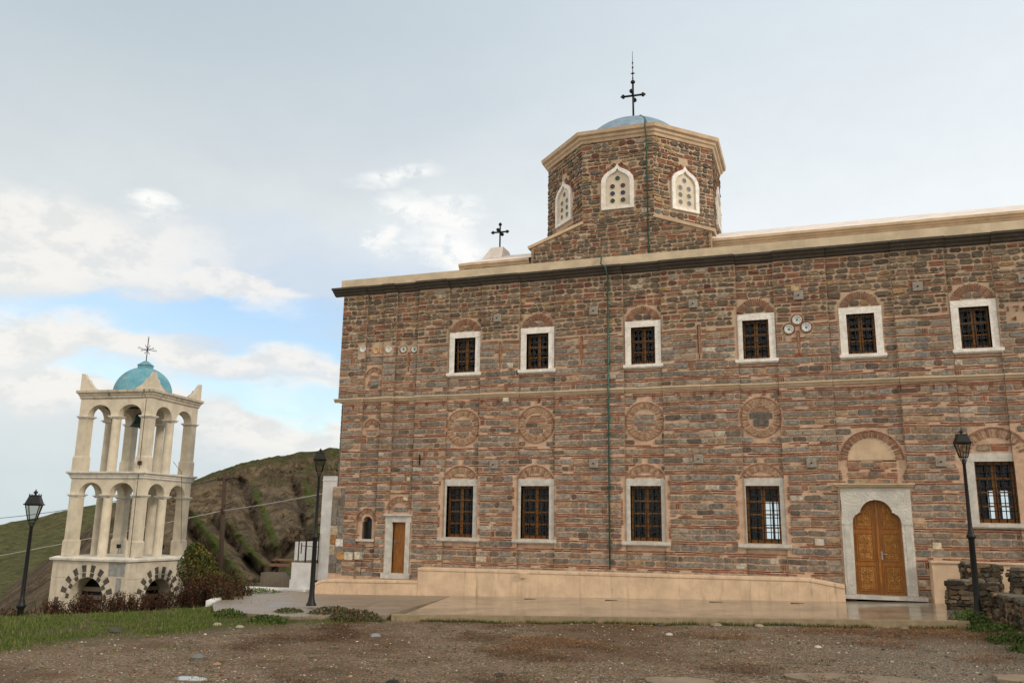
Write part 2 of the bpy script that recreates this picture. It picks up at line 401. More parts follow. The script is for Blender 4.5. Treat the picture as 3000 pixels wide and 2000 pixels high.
pv = [(-9.5, 19.3)]+[(x, edge_y(x)) for x in (-8, -6, -4, -2, 0, 2)]+[(2.75, 20.8), (2.75, 21.3), (3.4, 23.2), (3.0, 25.8), (-10.9, 25.8)]
slab('paved_terrace', [(p[0], p[1]+.12) if i < 8 else p for i, p in enumerate(pv)], M_WET, 0)
slab('terrace_edge', [(-9.7, 19.15)]+[(x, edge_y(x)) for x in (-8, -6, -4, -2, 0, 2)]+[(2.9, 20.75), (2.9, 21.3), (-9.9, 19.6)], simple('edge_concrete', (.27, .21, .13), .8), -.006, .16)
slab('concrete_path', [(-9.9, 19.3), (-10.9, 25.8), (-16.2, 25.9), (-17.3, 27.6), (-21, 27.6), (-18.6, 24.4), (-16.6, 21.4), (-14.9, 19.3), (-12, 18.4)], M_PATH, -.012, .12)

# sandy slabs showing through the gravel, low right
def patch(name, cx, cy, rx, ry, mat, seed):
    mb = MB(); n = 40; pts = []
    for k in range(n):
        a = 2*pi*k/n; r = 1+.28*fbm(cos(a)*1.5+seed, sin(a)*1.5, 0, 4)
        pts.append((cx+rx*r*cos(a), cy+ry*r*sin(a)))
    zc = max(ground_z(x, y) for x, y in pts+[(cx, cy)])+.003
    mb.face([(x, y, zc) for x, y in pts])
    mb.grid([[(x, y, zc) for x, y in pts], [(x, y, zc-.08) for x, y in pts]], closed=True, smooth=False)
    return tag(mb.build(name, mat), kind='structure')
M_SAND = material('sandy_concrete', plaster_fn((.25, .19, .135), (.13, .10, .07), 1.0), .8)
patch('concrete_patch', -1.9, 12.5, .45, .42, M_SAND, 1); patch('concrete_patch', .45, 13.2, 1.05, .55, M_SAND, 5)
patch('concrete_patch', 2.75, 13.9, .6, .40, M_SAND, 9)
M_WATER = simple('puddle_water', (.25, .24, .22), .02, 0, .9, .05, 3, 0)
patch('puddle', -8.62, 10.78, .27, .16, M_WATER, 3)

mb = MB(); mb.face([(-2900, 150, -62), (2900, 150, -62), (2900, 2900, -62), (-2900, 2900, -62)])
tag(mb.build('sea', simple('sea_water', (.20, .26, .28), .25, 0, .5, .05, .02, 0)), kind='structure')
# ------------------------------------------------------------------ hills
def prof(P, a):
    if a <= P[0][0]: return P[0][1]
    for (a0, e0), (a1, e1) in zip(P, P[1:]):
        if a <= a1: return e0+(e1-e0)*(a-a0)/(a1-a0)
    return P[-1][1]
PA = [(-54, -7), (-50, -5.5), (-47.5, -3.2), (-46, -1.6), (-44.5, .2), (-43, 1.2), (-41.8, 1.8), (-40.5, 2.15), (-39.5, 2.45), (-38.1, 3.1), (-36.5, 3.7), (-34.9, 4.05), (-32.7, 4.45), (-31.3, 4.7), (-28, 4.6), (-24, 1), (-21, -5), (-18, -7)]
PB = [(-70, -3), (-58, -2.0), (-52, -.9), (-49.6, -.4), (-48, 0.0), (-46.3, .5), (-45, .75), (-43.9, 1.0), (-41, 1.7), (-36, 2.5), (-30, 2), (-24, -4)]
def azl(px, py):     # direction angles for the gullies, in degrees
    return px, py
GUL = [((-40.4, .6), (-36.6, -4.2), .62, 17), ((-38.4, .2), (-34.8, -3.6), .5, 13), ((-32.4, .0), (-35.0, -3.8), .6, 13), ((-37.0, 2.8), (-35.0, -1.6), .6, 9), ((-43.5, -.4), (-41.5, -4), .5, 8), ((-39.3, -1.8), (-38.2, -5), .35, 6), ((-33.6, 2.8), (-32.6, -.5), .5, 8)]
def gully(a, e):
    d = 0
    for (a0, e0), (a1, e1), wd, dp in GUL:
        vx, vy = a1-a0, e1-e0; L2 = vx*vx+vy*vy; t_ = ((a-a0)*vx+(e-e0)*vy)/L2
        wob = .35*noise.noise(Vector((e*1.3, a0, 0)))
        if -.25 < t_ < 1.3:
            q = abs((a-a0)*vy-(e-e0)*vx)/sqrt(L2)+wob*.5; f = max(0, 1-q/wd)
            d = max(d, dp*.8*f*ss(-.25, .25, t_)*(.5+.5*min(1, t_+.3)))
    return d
def hill(name, P, a0, a1, da, r0, r1, e0, seed, amp, mat, gul=False, back=260):
    mb = MB(); rows = []; n = int((a1-a0)/da); NT_ = 110; gv = []
    for j in range(NT_+16):
        row = []
        for i in range(n+1):
            a = a0+da*i; et = prof(P, a)+.10*fbm(a*1.1, seed)+.05*noise.noise(Vector((a*7, seed, 1)))
            if j <= NT_:
                t_ = j/NT_; e = min(e0, et-.5)+(et-min(e0, et-.5))*t_; r = r0+(r1-r0)*t_**1.2
                rg = (1-abs(fbm(a*.55-e*.33, e*.22+seed, 2, 5)))
                dd = amp*rg + amp*.25*fbm(a*2.5, e*2.5, seed, 4)+amp*.09*fbm(a*7, e*7, seed, 3)
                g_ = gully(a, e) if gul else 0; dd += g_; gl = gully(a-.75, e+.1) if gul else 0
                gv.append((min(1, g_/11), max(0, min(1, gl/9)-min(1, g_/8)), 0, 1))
                r += dd*ss(0, .12, 1-t_) if t_ > .88 else dd
                row.append((r*sin(radians(a))*cos(radians(e)), r*cos(radians(a))*cos(radians(e)), r*sin(radians(e))))
            else:
                k = (j-NT_)/15; r = r1+back*k; z = r1*sin(radians(et))-k*k*25
                row.append((r*sin(radians(a)), r*cos(radians(a)), z)); gv.append((0, 0, 0, 1))
        rows.append(row)
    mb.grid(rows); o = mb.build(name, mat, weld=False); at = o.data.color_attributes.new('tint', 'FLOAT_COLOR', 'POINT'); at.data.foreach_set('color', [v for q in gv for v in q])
    return tag(o, kind='structure')
def hill_fn(rock, straw, g0, g1, gthr, sc):
    def f(t, b):
        o = t.obj(); geo = t.node('ShaderNodeNewGeometry'); nz = t.node('ShaderNodeSeparateXYZ'); t.put(nz.inputs[0], geo.outputs['Normal'])
        sz = t.node('ShaderNodeSeparateXYZ'); t.put(sz.inputs[0], o)
        big = t.noise(o, .03*sc, 6, .6); med = t.noise(o, .16*sc, 7, .68); fin = t.noise(o, .9*sc, 6, .7)
        sl = t.noise(t.vscale(o, (1, 1, .45)), .35*sc, 7, .7, 1.5)
        c = t.mix(t.ramp(med, .36, .64), rock, straw)
        c = t.mix(t.ramp(sl, .40, .55, .7, 0), c, tuple(v*.35 for v in rock))
        c = t.mix(t.ramp(fin, .58, .72, 0, .6), c, tuple(min(1, v*1.7) for v in straw))
        gm = t.m('ADD', t.m('MULTIPLY', nz.outputs[2], .55), t.m('ADD', t.m('MULTIPLY', big, .9), t.m('MULTIPLY', med, .35)))
        gm = t.m('ADD', gm, t.m('MULTIPLY', t.ramp(sz.outputs[2], 4, 13), .20))
        c = t.mix(t.ramp(gm, gthr, gthr+.16, 0, .92), c, t.mix(t.ramp(fin, .35, .65), g0, g1))
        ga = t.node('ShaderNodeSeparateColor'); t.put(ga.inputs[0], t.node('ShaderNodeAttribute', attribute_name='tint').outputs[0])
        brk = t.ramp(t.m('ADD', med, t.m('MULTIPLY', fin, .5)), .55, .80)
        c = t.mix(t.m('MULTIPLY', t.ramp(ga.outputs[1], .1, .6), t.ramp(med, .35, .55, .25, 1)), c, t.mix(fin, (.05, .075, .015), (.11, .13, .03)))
        c = t.mix(t.m('MULTIPLY', t.ramp(ga.outputs[0], .3, 1.1), t.ramp(fin, .3, .6, .9, .4)), c, (.05, .046, .028))  # darker with gully depth: gully shade put into the colour, along with dark scrub
        sc_ = t.noise(o, 1.6*sc, 5, .7); c = t.mix(t.ramp(sc_, .54, .66, 0, .75), c, (.03, .034, .014))
        c = t.mix(t.ramp(t.noise(o, .5*sc, 5, .7), .54, .66, 0, .55), c, tuple(v*.55 for v in rock))
        c = t.mix(t.ramp(t.noise(o, 2.7*sc, 4, .7), .60, .70, 0, .6), c, tuple(min(1, v*1.5) for v in straw))
        h = t.m('ADD', t.m('MULTIPLY', sl, 1.4), t.m('ADD', fin, t.m('MULTIPLY', sc_, .4)))
        t.put(b.inputs['Normal'], t.bump(h, 1.0, 1.2)); return c
    return f
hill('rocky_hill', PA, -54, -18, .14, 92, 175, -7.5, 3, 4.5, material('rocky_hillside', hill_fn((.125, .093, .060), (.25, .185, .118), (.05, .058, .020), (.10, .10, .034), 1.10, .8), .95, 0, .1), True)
hill('grassy_hill', PB, -72, -24, .22, 100, 330, -7.5, 11, 9, material('grassy_hillside', hill_fn((.13, .095, .055), (.24, .18, .105), (.055, .066, .024), (.12, .12, .045), .98, .38), .95, 0, .1))

# ------------------------------------------------------------------ masonry generator
def rc(lo, hi): return random.uniform(lo, hi)
def vk(c, a, b, d=1):
    k = rc(a, b)*d; return tuple(v*k for v in c)
def stone_col(up=False):
    r = random.random(); k = rc(.75, 1.3)
    if up:
        if r < .46: c = (.140, .112, .084)
        elif r < .66: c = (.215, .172, .128)
        elif r < .84: c = (.25, .185, .12)
        elif r < .90: c = (.34, .22, .10)
        elif r < .94: c = (.15, .07, .05)
        elif r < .97: c = (.13, .14, .13)
        else: c = (.45, .40, .32)
    else:
        if r < .40: c = (.235, .202, .170)
        elif r < .60: c = (.205, .192, .176)
        elif r < .78: c = (.255, .205, .160)
        elif r < .86: c = (.14, .115, .095)
        elif r < .955: c = (.31, .215, .145)
        elif r < .975: c = (.16, .10, .08)
        else: c = (.40, .37, .31)
    k *= .80 if up else .96; return tuple(v*k for v in c)
MUTE = [.0, .34]
def brick_col():
    k = rc(.6, 1.15); c = random.choice([(.225, .064, .034), (.26, .082, .042), (.17, .046, .027), (.30, .125, .072)])
    m_ = rc(*MUTE); return tuple(v*k*(1-m_)+q*m_ for v, q in zip(c, (.36, .235, .16)))
def wav(u, z): return .032*noise.noise(Vector((u*.45, z*.8, 3)))+.022*noise.noise(Vector((u*1.7, z*2, 9)))
class Wall:
    """stones and bricks laid on a plane: P(u, z, n) gives the world point"""
    def __init__(s, mb, P): s.mb = mb; s.P = P
    def poly(s, pts, depth, col, inset=.012, base=-.015):
        cu = sum(p[0] for p in pts)/len(pts); cz = sum(p[1] for p in pts)/len(pts)
        P = s.P; a = [P(u, z, base) for u, z in pts]
        m = []
        for u, z in pts: m.append(P(u, z, depth-.008))
        tpp = []
        for u, z in pts:
            dx, dz = cu-u, cz-z; L = hypot(dx, dz) or 1; k = min(inset, L*.4)/L; tpp.append(P(u+dx*k, z+dz*k, depth))
        n = len(pts); mb = s.mb; i0 = len(mb.v); mb.v.extend([tuple(q) for q in a+m+tpp])
        for ring in (0, 1):
            for i in range(n):
                j = (i+1) % n; mb.f.append((i0+ring*n+i, i0+ring*n+j, i0+(ring+1)*n+j, i0+(ring+1)*n+i)); mb.m.append(1); mb.c.append(col); mb.sm.append(False)
        mb.f.append(tuple(i0+2*n+i for i in range(n))); mb.m.append(1); mb.c.append(col); mb.sm.append(False)
    def stone(s, u0, u1, z0, z1, depth, col, rnd=.25, jit=.01):
        w_, h_ = u1-u0, z1-z0
        if w_ < .025 or h_ < .015: return
        def r_(): return rc(.3, 1)*rnd*min(w_, h_)
        def j(): return rc(-jit, jit)
        pts = []
        a, b = r_(), r_(); pts += [(u0+a, z0+j()), (u0+w_*.5, z0+j()*.6), (u1-b, z0+j())]
        c, d = r_(), r_(); pts += [(u1+j(), z0+c), (u1+j(), z1-d)]
        pts += [(u1-d, z1+j()), (u0+w_*.5, z1+j()*.6), (u0+a, z1+j())]
        pts += [(u0+j(), z1-c), (u0+j(), z0+b)]
        pts = [(u, z+wav(u, z)) for u, z in pts]
        s.poly(pts, depth, col)
    def brick(s, u0, u1, z0, z1, depth=.02):
        a, b = rc(-.005, .005), rc(-.005, .005)
        pts = [(u0, z0+a), (u1, z0+b), (u1, z1+b), (u0, z1+a)]
        s.poly([(u, z+wav(u, z)) for u, z in pts], depth, brick_col(), .004)
    def free(s, u0, u1, z0, z1, ex, breaks):
        segs = [(u0, u1)]; cuts = []
        for e in ex:
            if e[0] == 'r':
                if z1 > e[3]-.0 and z0 < e[4]: cuts.append((e[1], e[2]))
            else:
                zz = min(max(e[2], z0), z1); d = abs(zz-e[2])
                if d < e[3]: hw = sqrt(e[3]**2-d*d); cuts.append((e[1]-hw, e[1]+hw))
        for b_ in breaks: cuts.append((b_-.001, b_+.001))
        for c0, c1 in cuts:
            ns = []
            for a, b_ in segs:
                if c1 <= a or c0 >= b_: ns.append((a, b_)); continue
                if c0 > a: ns.append((a, c0))
                if c1 < b_: ns.append((c1, b_))
            segs = ns
        return [q for q in segs if q[1]-q[0] > .06]
    def row(s, a, b, z0, z1, kind, up=False):
        if kind == 'b':
            u = a+rc(0, .02)
            while u < b-.03:
                w_ = min(rc(.14, .40), b-u)
                if b-u-w_ < .07: w_ = b-u
                q_ = random.random()
                if q_ > .20: s.brick(u, u+w_-.014, z0, z1, rc(.008, .032))
                elif q_ < .085: s.poly([(u, z0+wav(u, z0)), (u+w_-.014, z0+wav(u+w_, z0)), (u+w_-.014, z1+wav(u+w_, z1)), (u, z1+wav(u, z1))], .003, (.055, .024, .016), .002)
                u += w_
        elif kind == 's':
            u = a+.008
            while u < b-.04:
                w_ = rc(.16, .56) if not up else rc(.13, .42)
                w_ = min(w_, b-u)
                if b-u-w_ < .10: w_ = b-u
                q = random.random(); h = z1-z0
                if up and q < .17:        # stacked brick bits
                    n = max(1, round(h/.05)); hh = h/n
                    for k in range(n): s.brick(u+rc(0, .02), u+w_-.02-rc(0, .02), z0+k*hh+.006, z0+(k+1)*hh-.012, rc(.012, .03))
                elif not up and q < .035:
                    for k in range(int(w_/.055)): 
                        if k < 3: s.poly([(u+.055*k, z0+wav(u, z0)), (u+.055*k+.032, z0+wav(u, z0)), (u+.055*k+.032, z1+wav(u, z1)), (u+.055*k, z1+wav(u, z1))], .02, brick_col(), .004)
                    w_ = min(w_, .19)
                elif up and q < .30 and h > .12:
                    s.stone(u, u+w_-.024, z0, z0+h*.46, rc(.02, .04), stone_col(up), .35, .01); s.stone(u+rc(0, .02), u+w_-.03, z0+h*.46+.022, z1, rc(.02, .04), stone_col(up), .35, .01)
                else:
                    dz = rc(-.008, .014) if not up else rc(-.02, .02)
                    s.stone(u, u+w_-(.024 if not up else .040), z0+rc(0, .012), z1-rc(0, .012)+dz*.5, rc(.014, .032) if not up else rc(.02, .05), stone_col(up), .30 if not up else .48, .010 if not up else .016)
                u += w_
    def banded(s, u0, u1, z0, z1, ex=(), breaks=()):
        z = z0
        while z < z1-.05:
            dbl = random.random() < .28
            for _ in range(2 if dbl else 1):
                h = rc(.135, .18)
                if z+h > z1: break
                for a, b in s.free(u0, u1, z, z+h, ex, breaks): s.row(a, b, z, z+h-.012, 's')
                z += h+.016
            for _ in range(random.choice((2, 2, 2, 2, 1, 2))):
                if z+.04 > z1: break
                for a, b in s.free(u0, u1, z, z+.03, ex, breaks): s.row(a, b, z, z+.031, 'b')
                z += .031+.030
    def rubble(s, u0, u1, z0, z1, ex=(), breaks=()):
        z = z0
        while z < z1-.03:
            q = random.random()
            if q < .17:
                if z+.035 > z1: break
                for a, b in s.free(u0, u1, z, z+.035, ex, breaks):
                    s.row(a, b, z, z+.03, 'b')
                z += .048
            else:
                h = rc(.09, .20); h = min(h, z1-z)
                for a, b in s.free(u0, u1, z, z+h, ex, breaks): s.row(a, b, z, z+h-.02, 's', True)
                z += h+.014
    def fan(s, cu, cz, r0, r1, a0, a1, n, every=1, fill=None, depth=.03):
        for k in range(n):
            t0 = a0+(a1-a0)*(k+.24)/n; t1 = a0+(a1-a0)*(k+.76)/n
            isb = (every == 1) or (k % every in (0, 2)) or fill is None
            c = brick_col() if isb else fill()
            jr = rc(-.015, .015)
            s.poly([(cu+r0*cos(t0), cz+r0*sin(t0)), (cu+r1*cos(t0)+jr*cos(t0), cz+(r1+jr)*sin(t0)), (cu+(r1+jr)*cos(t1), cz+(r1+jr)*sin(t1)), (cu+r0*cos(t1), cz+r0*sin(t1))][::-1], depth, c, .004)
    def ring(s, cu, cz, r0, r1, a0, a1, n, depth=.03):
        for k in range(n):
            t0 = a0+(a1-a0)*(k+.04)/n; t1 = a0+(a1-a0)*(k+.96)/n; tm = (t0+t1)/2
            s.poly([(cu+r1*cos(q), cz+r1*sin(q)) for q in (t0, tm, t1)]+[(cu+r0*cos(q), cz+r0*sin(q)) for q in (t1, tm, t0)], depth, brick_col(), .004)
    def stick(s, p, q, wd=.03, depth=.03):
        d = Vector((q[0]-p[0], q[1]-p[1])); L = d.length; d /= L; nn = Vector((-d.y, d.x))*wd*.5
        s.poly([(p[0]-nn.x, p[1]-nn.y), (q[0]-nn.x, q[1]-nn.y), (q[0]+nn.x, q[1]+nn.y), (p[0]+nn.x, p[1]+nn.y)], depth, brick_col(), .003)

# ------------------------------------------------------------------ church
YF = 26.0; XL, XR = -15.6, 11.5; ZB, ZT = -2.6, 7.97
REC = [(-14.6, -13.91), (-13.43, -12.61), (-11.44, -10.28), (-8.9, -7.69), (-5.43, -4.24), (-1.94, -.83), (.66, 2.43), (3.85, 5.03), (6.5, 7.7)]
RD = .05
def off(x):
    for a, b in REC:
        if a <= x <= b: return RD
    return 0.0
UPW = [(-10.86, .565), (-8.30, .575), (-4.83, .565), (-1.42, .565), (1.52, .575), (4.46, .58), (7.6, .58)]
LOW = [(-10.90, .665), (-8.34, .665), (-4.83, .68), (-1.43, .68)]
HOLES = []     # x0,x1,z0,z1 openings
for x, h in UPW: HOLES.append((x-.38, x+.38, 4.97, 6.15))
for x, h in LOW: HOLES.append((x-.47, x+.47, -.40, 1.22))
HOLES.append((4.10, 5.05, .25, 1.86)); HOLES.append((-13.27, -12.77, -1.60, .04)); HOLES.append((-14.42, -14.06, -.52, .22)); HOLES.append((.92, 2.2, -1.9, .84))
church = thing('church', 'long grey stone and red brick church with an eight-sided blue-domed drum', 'church', (-2, 26, -1.9))
def part(mb, name, mats, label=None):
    o = rel(mb.build(name, mats, church), church)
    if label: o['label'] = label
    return o
def sub(mb, name, mats, par, **k):
    o = mb.build(name, mats, par, **k); o.matrix_parent_inverse = par_inv(par); return o
def par_inv(p):
    if p.parent: return Matrix.Translation(-Vector(church.location)) if False else Matrix()
    return Matrix.Translation(-Vector(p.location))
def subp(mb, name, mats, par, **k):      # par is a part whose world matrix is identity
    o = mb.build(name, mats, par, **k); return o

mb = MB()
# front face with recesses and openings
xs = sorted(set([XL, XR]+[v for r in REC for v in r]+[v for h in HOLES for v in h[:2]]))
zs = sorted(set([ZB, ZT, 1.2, 4.1]+[v for h in HOLES for v in h[2:]]))
def inhole(x, z): return any(h[0] < x < h[1] and h[2] < z < h[3] for h in HOLES)
for x0, x1 in zip(xs, xs[1:]):
    xm = (x0+x1)/2; o = off(xm)
    if x0 >= XL and x1 <= -14.6: pass
    for z0, z1 in zip(zs, zs[1:]):
        if inhole(xm, (z0+z1)/2): continue
        y = YF+o; xa = x0
        if x0 == XL and 1.2 <= z0 < 4.1: xa = XL+.22
        mb.face([(xa, y, z0), (x1, y, z0), (x1, y, z1), (xa, y, z1)], 0)
mb.face([(XL, YF+.3, 1.2), (XL+.22, YF, 1.2), (XL+.22, YF, 4.1), (XL, YF+.3, 4.1)], 0)     # chamfered corner
mb.face([(XL, YF, 1.2), (XL+.22, YF, 1.2), (XL, YF+.3, 1.2)], 0); mb.face([(XL, YF, 4.1), (XL, YF+.3, 4.1), (XL+.22, YF, 4.1)], 0)
for a, b in REC:
    for x in (a, b): mb.face([(x, YF-.02, ZB), (x, YF+RD, ZB), (x, YF+RD, ZT), (x, YF-.02, ZT)], 1, (.23, .17, .115))
TH = .75
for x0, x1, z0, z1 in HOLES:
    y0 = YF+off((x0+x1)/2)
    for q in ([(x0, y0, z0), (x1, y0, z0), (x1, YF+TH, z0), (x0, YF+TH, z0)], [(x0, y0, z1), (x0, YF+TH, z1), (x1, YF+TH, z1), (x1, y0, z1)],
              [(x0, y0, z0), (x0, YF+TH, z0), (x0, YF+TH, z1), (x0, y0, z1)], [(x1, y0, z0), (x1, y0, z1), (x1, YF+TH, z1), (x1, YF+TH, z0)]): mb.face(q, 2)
YB = 34.0
# inner skin of the front wall, back wall with its own windows, ends, ceiling, floor
def holed(y, holes, mat):
    X_ = sorted(set([XL, XR]+[v for h in holes for v in h[:2]])); Z_ = sorted(set([ZB, ZT]+[v for h in holes for v in h[2:]]))
    for x0, x1 in zip(X_, X_[1:]):
        for z0, z1 in zip(Z_, Z_[1:]):
            if any(h[0] < (x0+x1)/2 < h[1] and h[2] < (z0+z1)/2 < h[3] for h in holes): continue
            mb.face([(x0, y, z0), (x1, y, z0), (x1, y, z1), (x0, y, z1)], mat)
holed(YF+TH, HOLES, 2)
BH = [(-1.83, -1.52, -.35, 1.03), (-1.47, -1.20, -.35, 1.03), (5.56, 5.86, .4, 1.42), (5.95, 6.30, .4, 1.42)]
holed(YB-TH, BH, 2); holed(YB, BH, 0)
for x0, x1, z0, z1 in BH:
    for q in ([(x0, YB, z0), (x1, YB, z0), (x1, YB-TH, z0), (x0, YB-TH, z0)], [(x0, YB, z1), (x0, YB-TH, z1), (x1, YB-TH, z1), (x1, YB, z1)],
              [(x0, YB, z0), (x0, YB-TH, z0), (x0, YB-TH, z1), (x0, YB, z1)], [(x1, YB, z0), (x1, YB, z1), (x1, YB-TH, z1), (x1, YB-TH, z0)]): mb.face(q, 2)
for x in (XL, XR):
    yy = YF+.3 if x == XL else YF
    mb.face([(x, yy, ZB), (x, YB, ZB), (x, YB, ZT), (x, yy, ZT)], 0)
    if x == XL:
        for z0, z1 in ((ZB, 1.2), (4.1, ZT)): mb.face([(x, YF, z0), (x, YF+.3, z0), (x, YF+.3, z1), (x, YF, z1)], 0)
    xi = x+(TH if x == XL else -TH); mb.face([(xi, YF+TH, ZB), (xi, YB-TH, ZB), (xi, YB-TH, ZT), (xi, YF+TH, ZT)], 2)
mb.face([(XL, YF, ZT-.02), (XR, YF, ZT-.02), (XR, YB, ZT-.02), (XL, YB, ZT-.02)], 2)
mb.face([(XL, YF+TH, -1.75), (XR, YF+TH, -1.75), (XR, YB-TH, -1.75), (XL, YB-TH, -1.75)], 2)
# stones
W_ = Wall(mb, lambda u, z, n: (u, YF+off(u)-n, z))
class FW(Wall): pass
EX = []
for x, h in UPW: EX += [('r', x-h-.03, x+h+.03, 4.86, 6.37), ('c', x, 6.22, .64)]
for x, h in LOW: EX += [('r', x-h-.05, x+h+.05, -.53, 1.46), ('c', x, 1.24, .66)]
EX += [('r', 3.86, 5.36, .13, 2.10), ('c', 4.62, 1.9, .95), ('r', -13.55, -12.56, -2, .33), ('c', -13.07, .42, .50)]
EX += [('r', -14.50, -13.98, -.62, .1), ('c', -14.24, .08, .40), ('r', .62, 2.48, -2, 1.16), ('r', .48, 2.56, 1.12, 1.28), ('c', 1.55, 1.93, .86), ('r', .84, 2.26, 1.27, 1.98)]
CIRC = [(-10.86, 3.13), (-8.32, 3.17), (-4.82, 3.19), (-1.38, 3.22)]
for x, z in CIRC: EX.append(('c', x, z, .63))
EX += [('c', -14.24, 5.0, .36), ('r', -14.56, -13.93, 4.55, 5.0), ('c', -14.24, 3.2, .33)]
BOWL = [(-14.72, 5.96), (-13.71, 5.9), (-13.16, 5.88), (-12.74, 5.86)]; BOWLC = [(-14.22, 5.9), (-13.96, 5.89)]
for x, z in BOWL+BOWLC: EX.append(('c', x, z, .19))
TRI = [(-.22, 6.07), (-.46, 5.80), (.03, 5.83)]
for x, z in TRI: EX.append(('c', x, z, .20))
EX.append(('r', XL, XR, 4.08, 4.24))
CR = [(-12.94, 5.76, 5.10), (-9.57, 5.94, 5.04), (-6.80, 5.95, 5.04), (-3.09, 6.10, 5.04), (-.21, 5.74, 5.02)]
for x, zt, zb in CR: EX.append(('r', x-.075, x+.075, zb, zt)); EX.append(('r', x-.2, x+.2, zb+(zt-zb)*.58, zb+(zt-zb)*.72))
EX.append(('r', 5.25, 5.75, 5.66, 6.12))
BRK = [v for r in REC for v in r]
QU = XL+.5
UE = 9.5
W_.banded(XL+.01, UE, ZB+.9, 4.08, EX+[('r', XL, -15.1, -1.7, 1.2), ('r', XL, XL+.23, 1.2, 4.1)], BRK)
W_.banded(XL+.01, UE, 4.25, 6.02, EX, BRK)
W_.rubble(XL+.01, UE, 6.04, 7.95, EX, BRK)
# big corner blocks with a few pale spolia
z = -1.65
qc = [(.17, .15, .12), (.42, .33, .24), (.19, .18, .16), (.40, .33, .24), (.30, .16, .06), (.14, .12, .10), (.20, .195, .18), (.34, .25, .18)]
i = 0
while z < 1.15:
    h = rc(.26, .36); h = min(h, 1.2-z); k = rc(.20, .34)
    W_.stone(XL+.005, XL+k, z, z+h-.02, .03, random.choice(qc), .08, .006); W_.stone(XL+k+.02, -15.12, z, z+h-.02, .03, random.choice(qc), .08, .006); z += h
for x, z, w_, h, c in ((-15.36, -.78, .27, .24, (.62, .60, .55)), (-15.0, -1.20, .30, .25, (.55, .50, .42)), (-14.62, -1.19, .30, .25, (.50, .46, .38)), (-15.3, -1.20, .30, .26, (.38, .22, .10)), (-12.83, 1.36, .14, .13, (.55, .46, .33)), (-12.93, .75, .17, .11, (.58, .48, .36)), (-.08, -.42, .24, .18, (.52, .47, .40)), (2.9, -.46, .22, .18, (.55, .48, .36)), (-9.45, 3.9, .20, .15, (.60, .55, .46)), (-.35, 6.95, .22, .17, (.45, .34, .18)), (-14.3, .95, .2, .0, (.4, .4, .3))):
    W_.stone(x, x+w_, z, z+h, .042, c, .1, .004)
# chamfer stones
P2 = Wall(mb, lambda u, z, n: (XL+.22*u/.37-n*.8, YF+.3*(1-u/.37)-n*.6, z))
z = 1.22
while z < 4.05:
    h = min(rc(.16, .34), 4.08-z); P2.stone(.02, .35, z, z+h-.02, .02, random.choice(qc[:1]+qc[2:3]+qc[5:7]), .1, .005); z += h
MUTE[:] = [.15, .6]
# relieving arches of brick over the upper windows
for x, h in UPW:
    W_.fan(x, 6.26, .34, .56, radians(12), radians(168), 22)
    W_.stone(x-.26, x-.01, 6.40, 6.55, .03, stone_col(True), .4); W_.stone(x+.02, x+.26, 6.40, 6.54, .03, stone_col(True), .4)
MUTE[:] = [.3, .75]
for x, h in LOW:
    W_.ring(x, 1.24, .60, .64, radians(18), radians(162), 9); W_.fan(x, 1.24, .40, .57, radians(25), radians(155), 11, 4, lambda: (.36, .25, .16))
    for k in (-1, 0, 1): W_.brick(x+k*.24-.11, x+k*.24+.11, 1.50, 1.54)
    for k in range(9):
        zz_ = -.3+k*.19; s_ = random.choice((-1, 1)); W_.stone(x+s_*(h+.035)-.03, x+s_*(h+.035)+.025, zz_, zz_+.16, .02, brick_col(), .1, .003)
W_.ring(4.62, 1.9, .84, .89, radians(14), radians(166), 13); W_.fan(4.62, 1.9, .62, .82, radians(16), radians(164), 15, 4, lambda: (.38, .26, .17))
for k in range(4): W_.brick(4.22+k*.22, 4.42+k*.22, 2.30, 2.34)
W_.stone(4.2, 4.52, 2.16, 2.28, .03, stone_col(), .1); W_.stone(4.56, 4.95, 2.16, 2.28, .03, (.33, .13, .07), .1)
W_.ring(-13.05, .42, .43, .47, radians(2), radians(178), 9); W_.fan(-13.05, .42, .27, .41, radians(6), radians(174), 13, 4, lambda: (.34, .24, .16))
W_.stone(-13.27, -12.99, .38, .52, .03, stone_col(), .1); W_.stone(-12.96, -12.76, .38, .52, .03, stone_col(), .1)
W_.fan(-14.24, .10, .22, .35, radians(-8), radians(188), 13, 3, lambda: (.30, .22, .15)); W_.ring(-14.24, .10, .36, .39, radians(-5), radians(185), 8)
# roundels
for i, (x, z) in enumerate(CIRC):
    W_.ring(x, z, .565, .60, 0, 2*pi, 24)
    W_.fan(x, z, .38, .54, 0, 2*pi, 30, 5, lambda: (.36, .25, .16), .028)
    zz_ = z-.33
    while zz_ < z+.32:
        big_ = (zz_ > z-.30 and zz_ < z+.1 and int((zz_-z+.33)/.05) not in (0,)) if i == 3 else random.random() < .55; h = (.19 if i == 3 else .12) if big_ else .036
        hw = sqrt(max(.001, .35**2-max(abs(zz_-z), abs(zz_+h-z))**2)) if max(abs(zz_-z), abs(zz_+h-z)) < .34 else 0
        if hw > .08:
            if big_:
                if i == 3: W_.stone(x-hw, x+hw, zz_, zz_+h, .03, (.12, .11, .095), .2)
                else: m_ = x+rc(-.1, .1); W_.stone(x-hw, m_-.012, zz_, zz_+h, .03, stone_col(), .2); W_.stone(m_+.012, x+hw, zz_, zz_+h, .03, stone_col(), .2)
            else: W_.brick(x-hw, x+hw, zz_, zz_+h)
        zz_ += h+.025
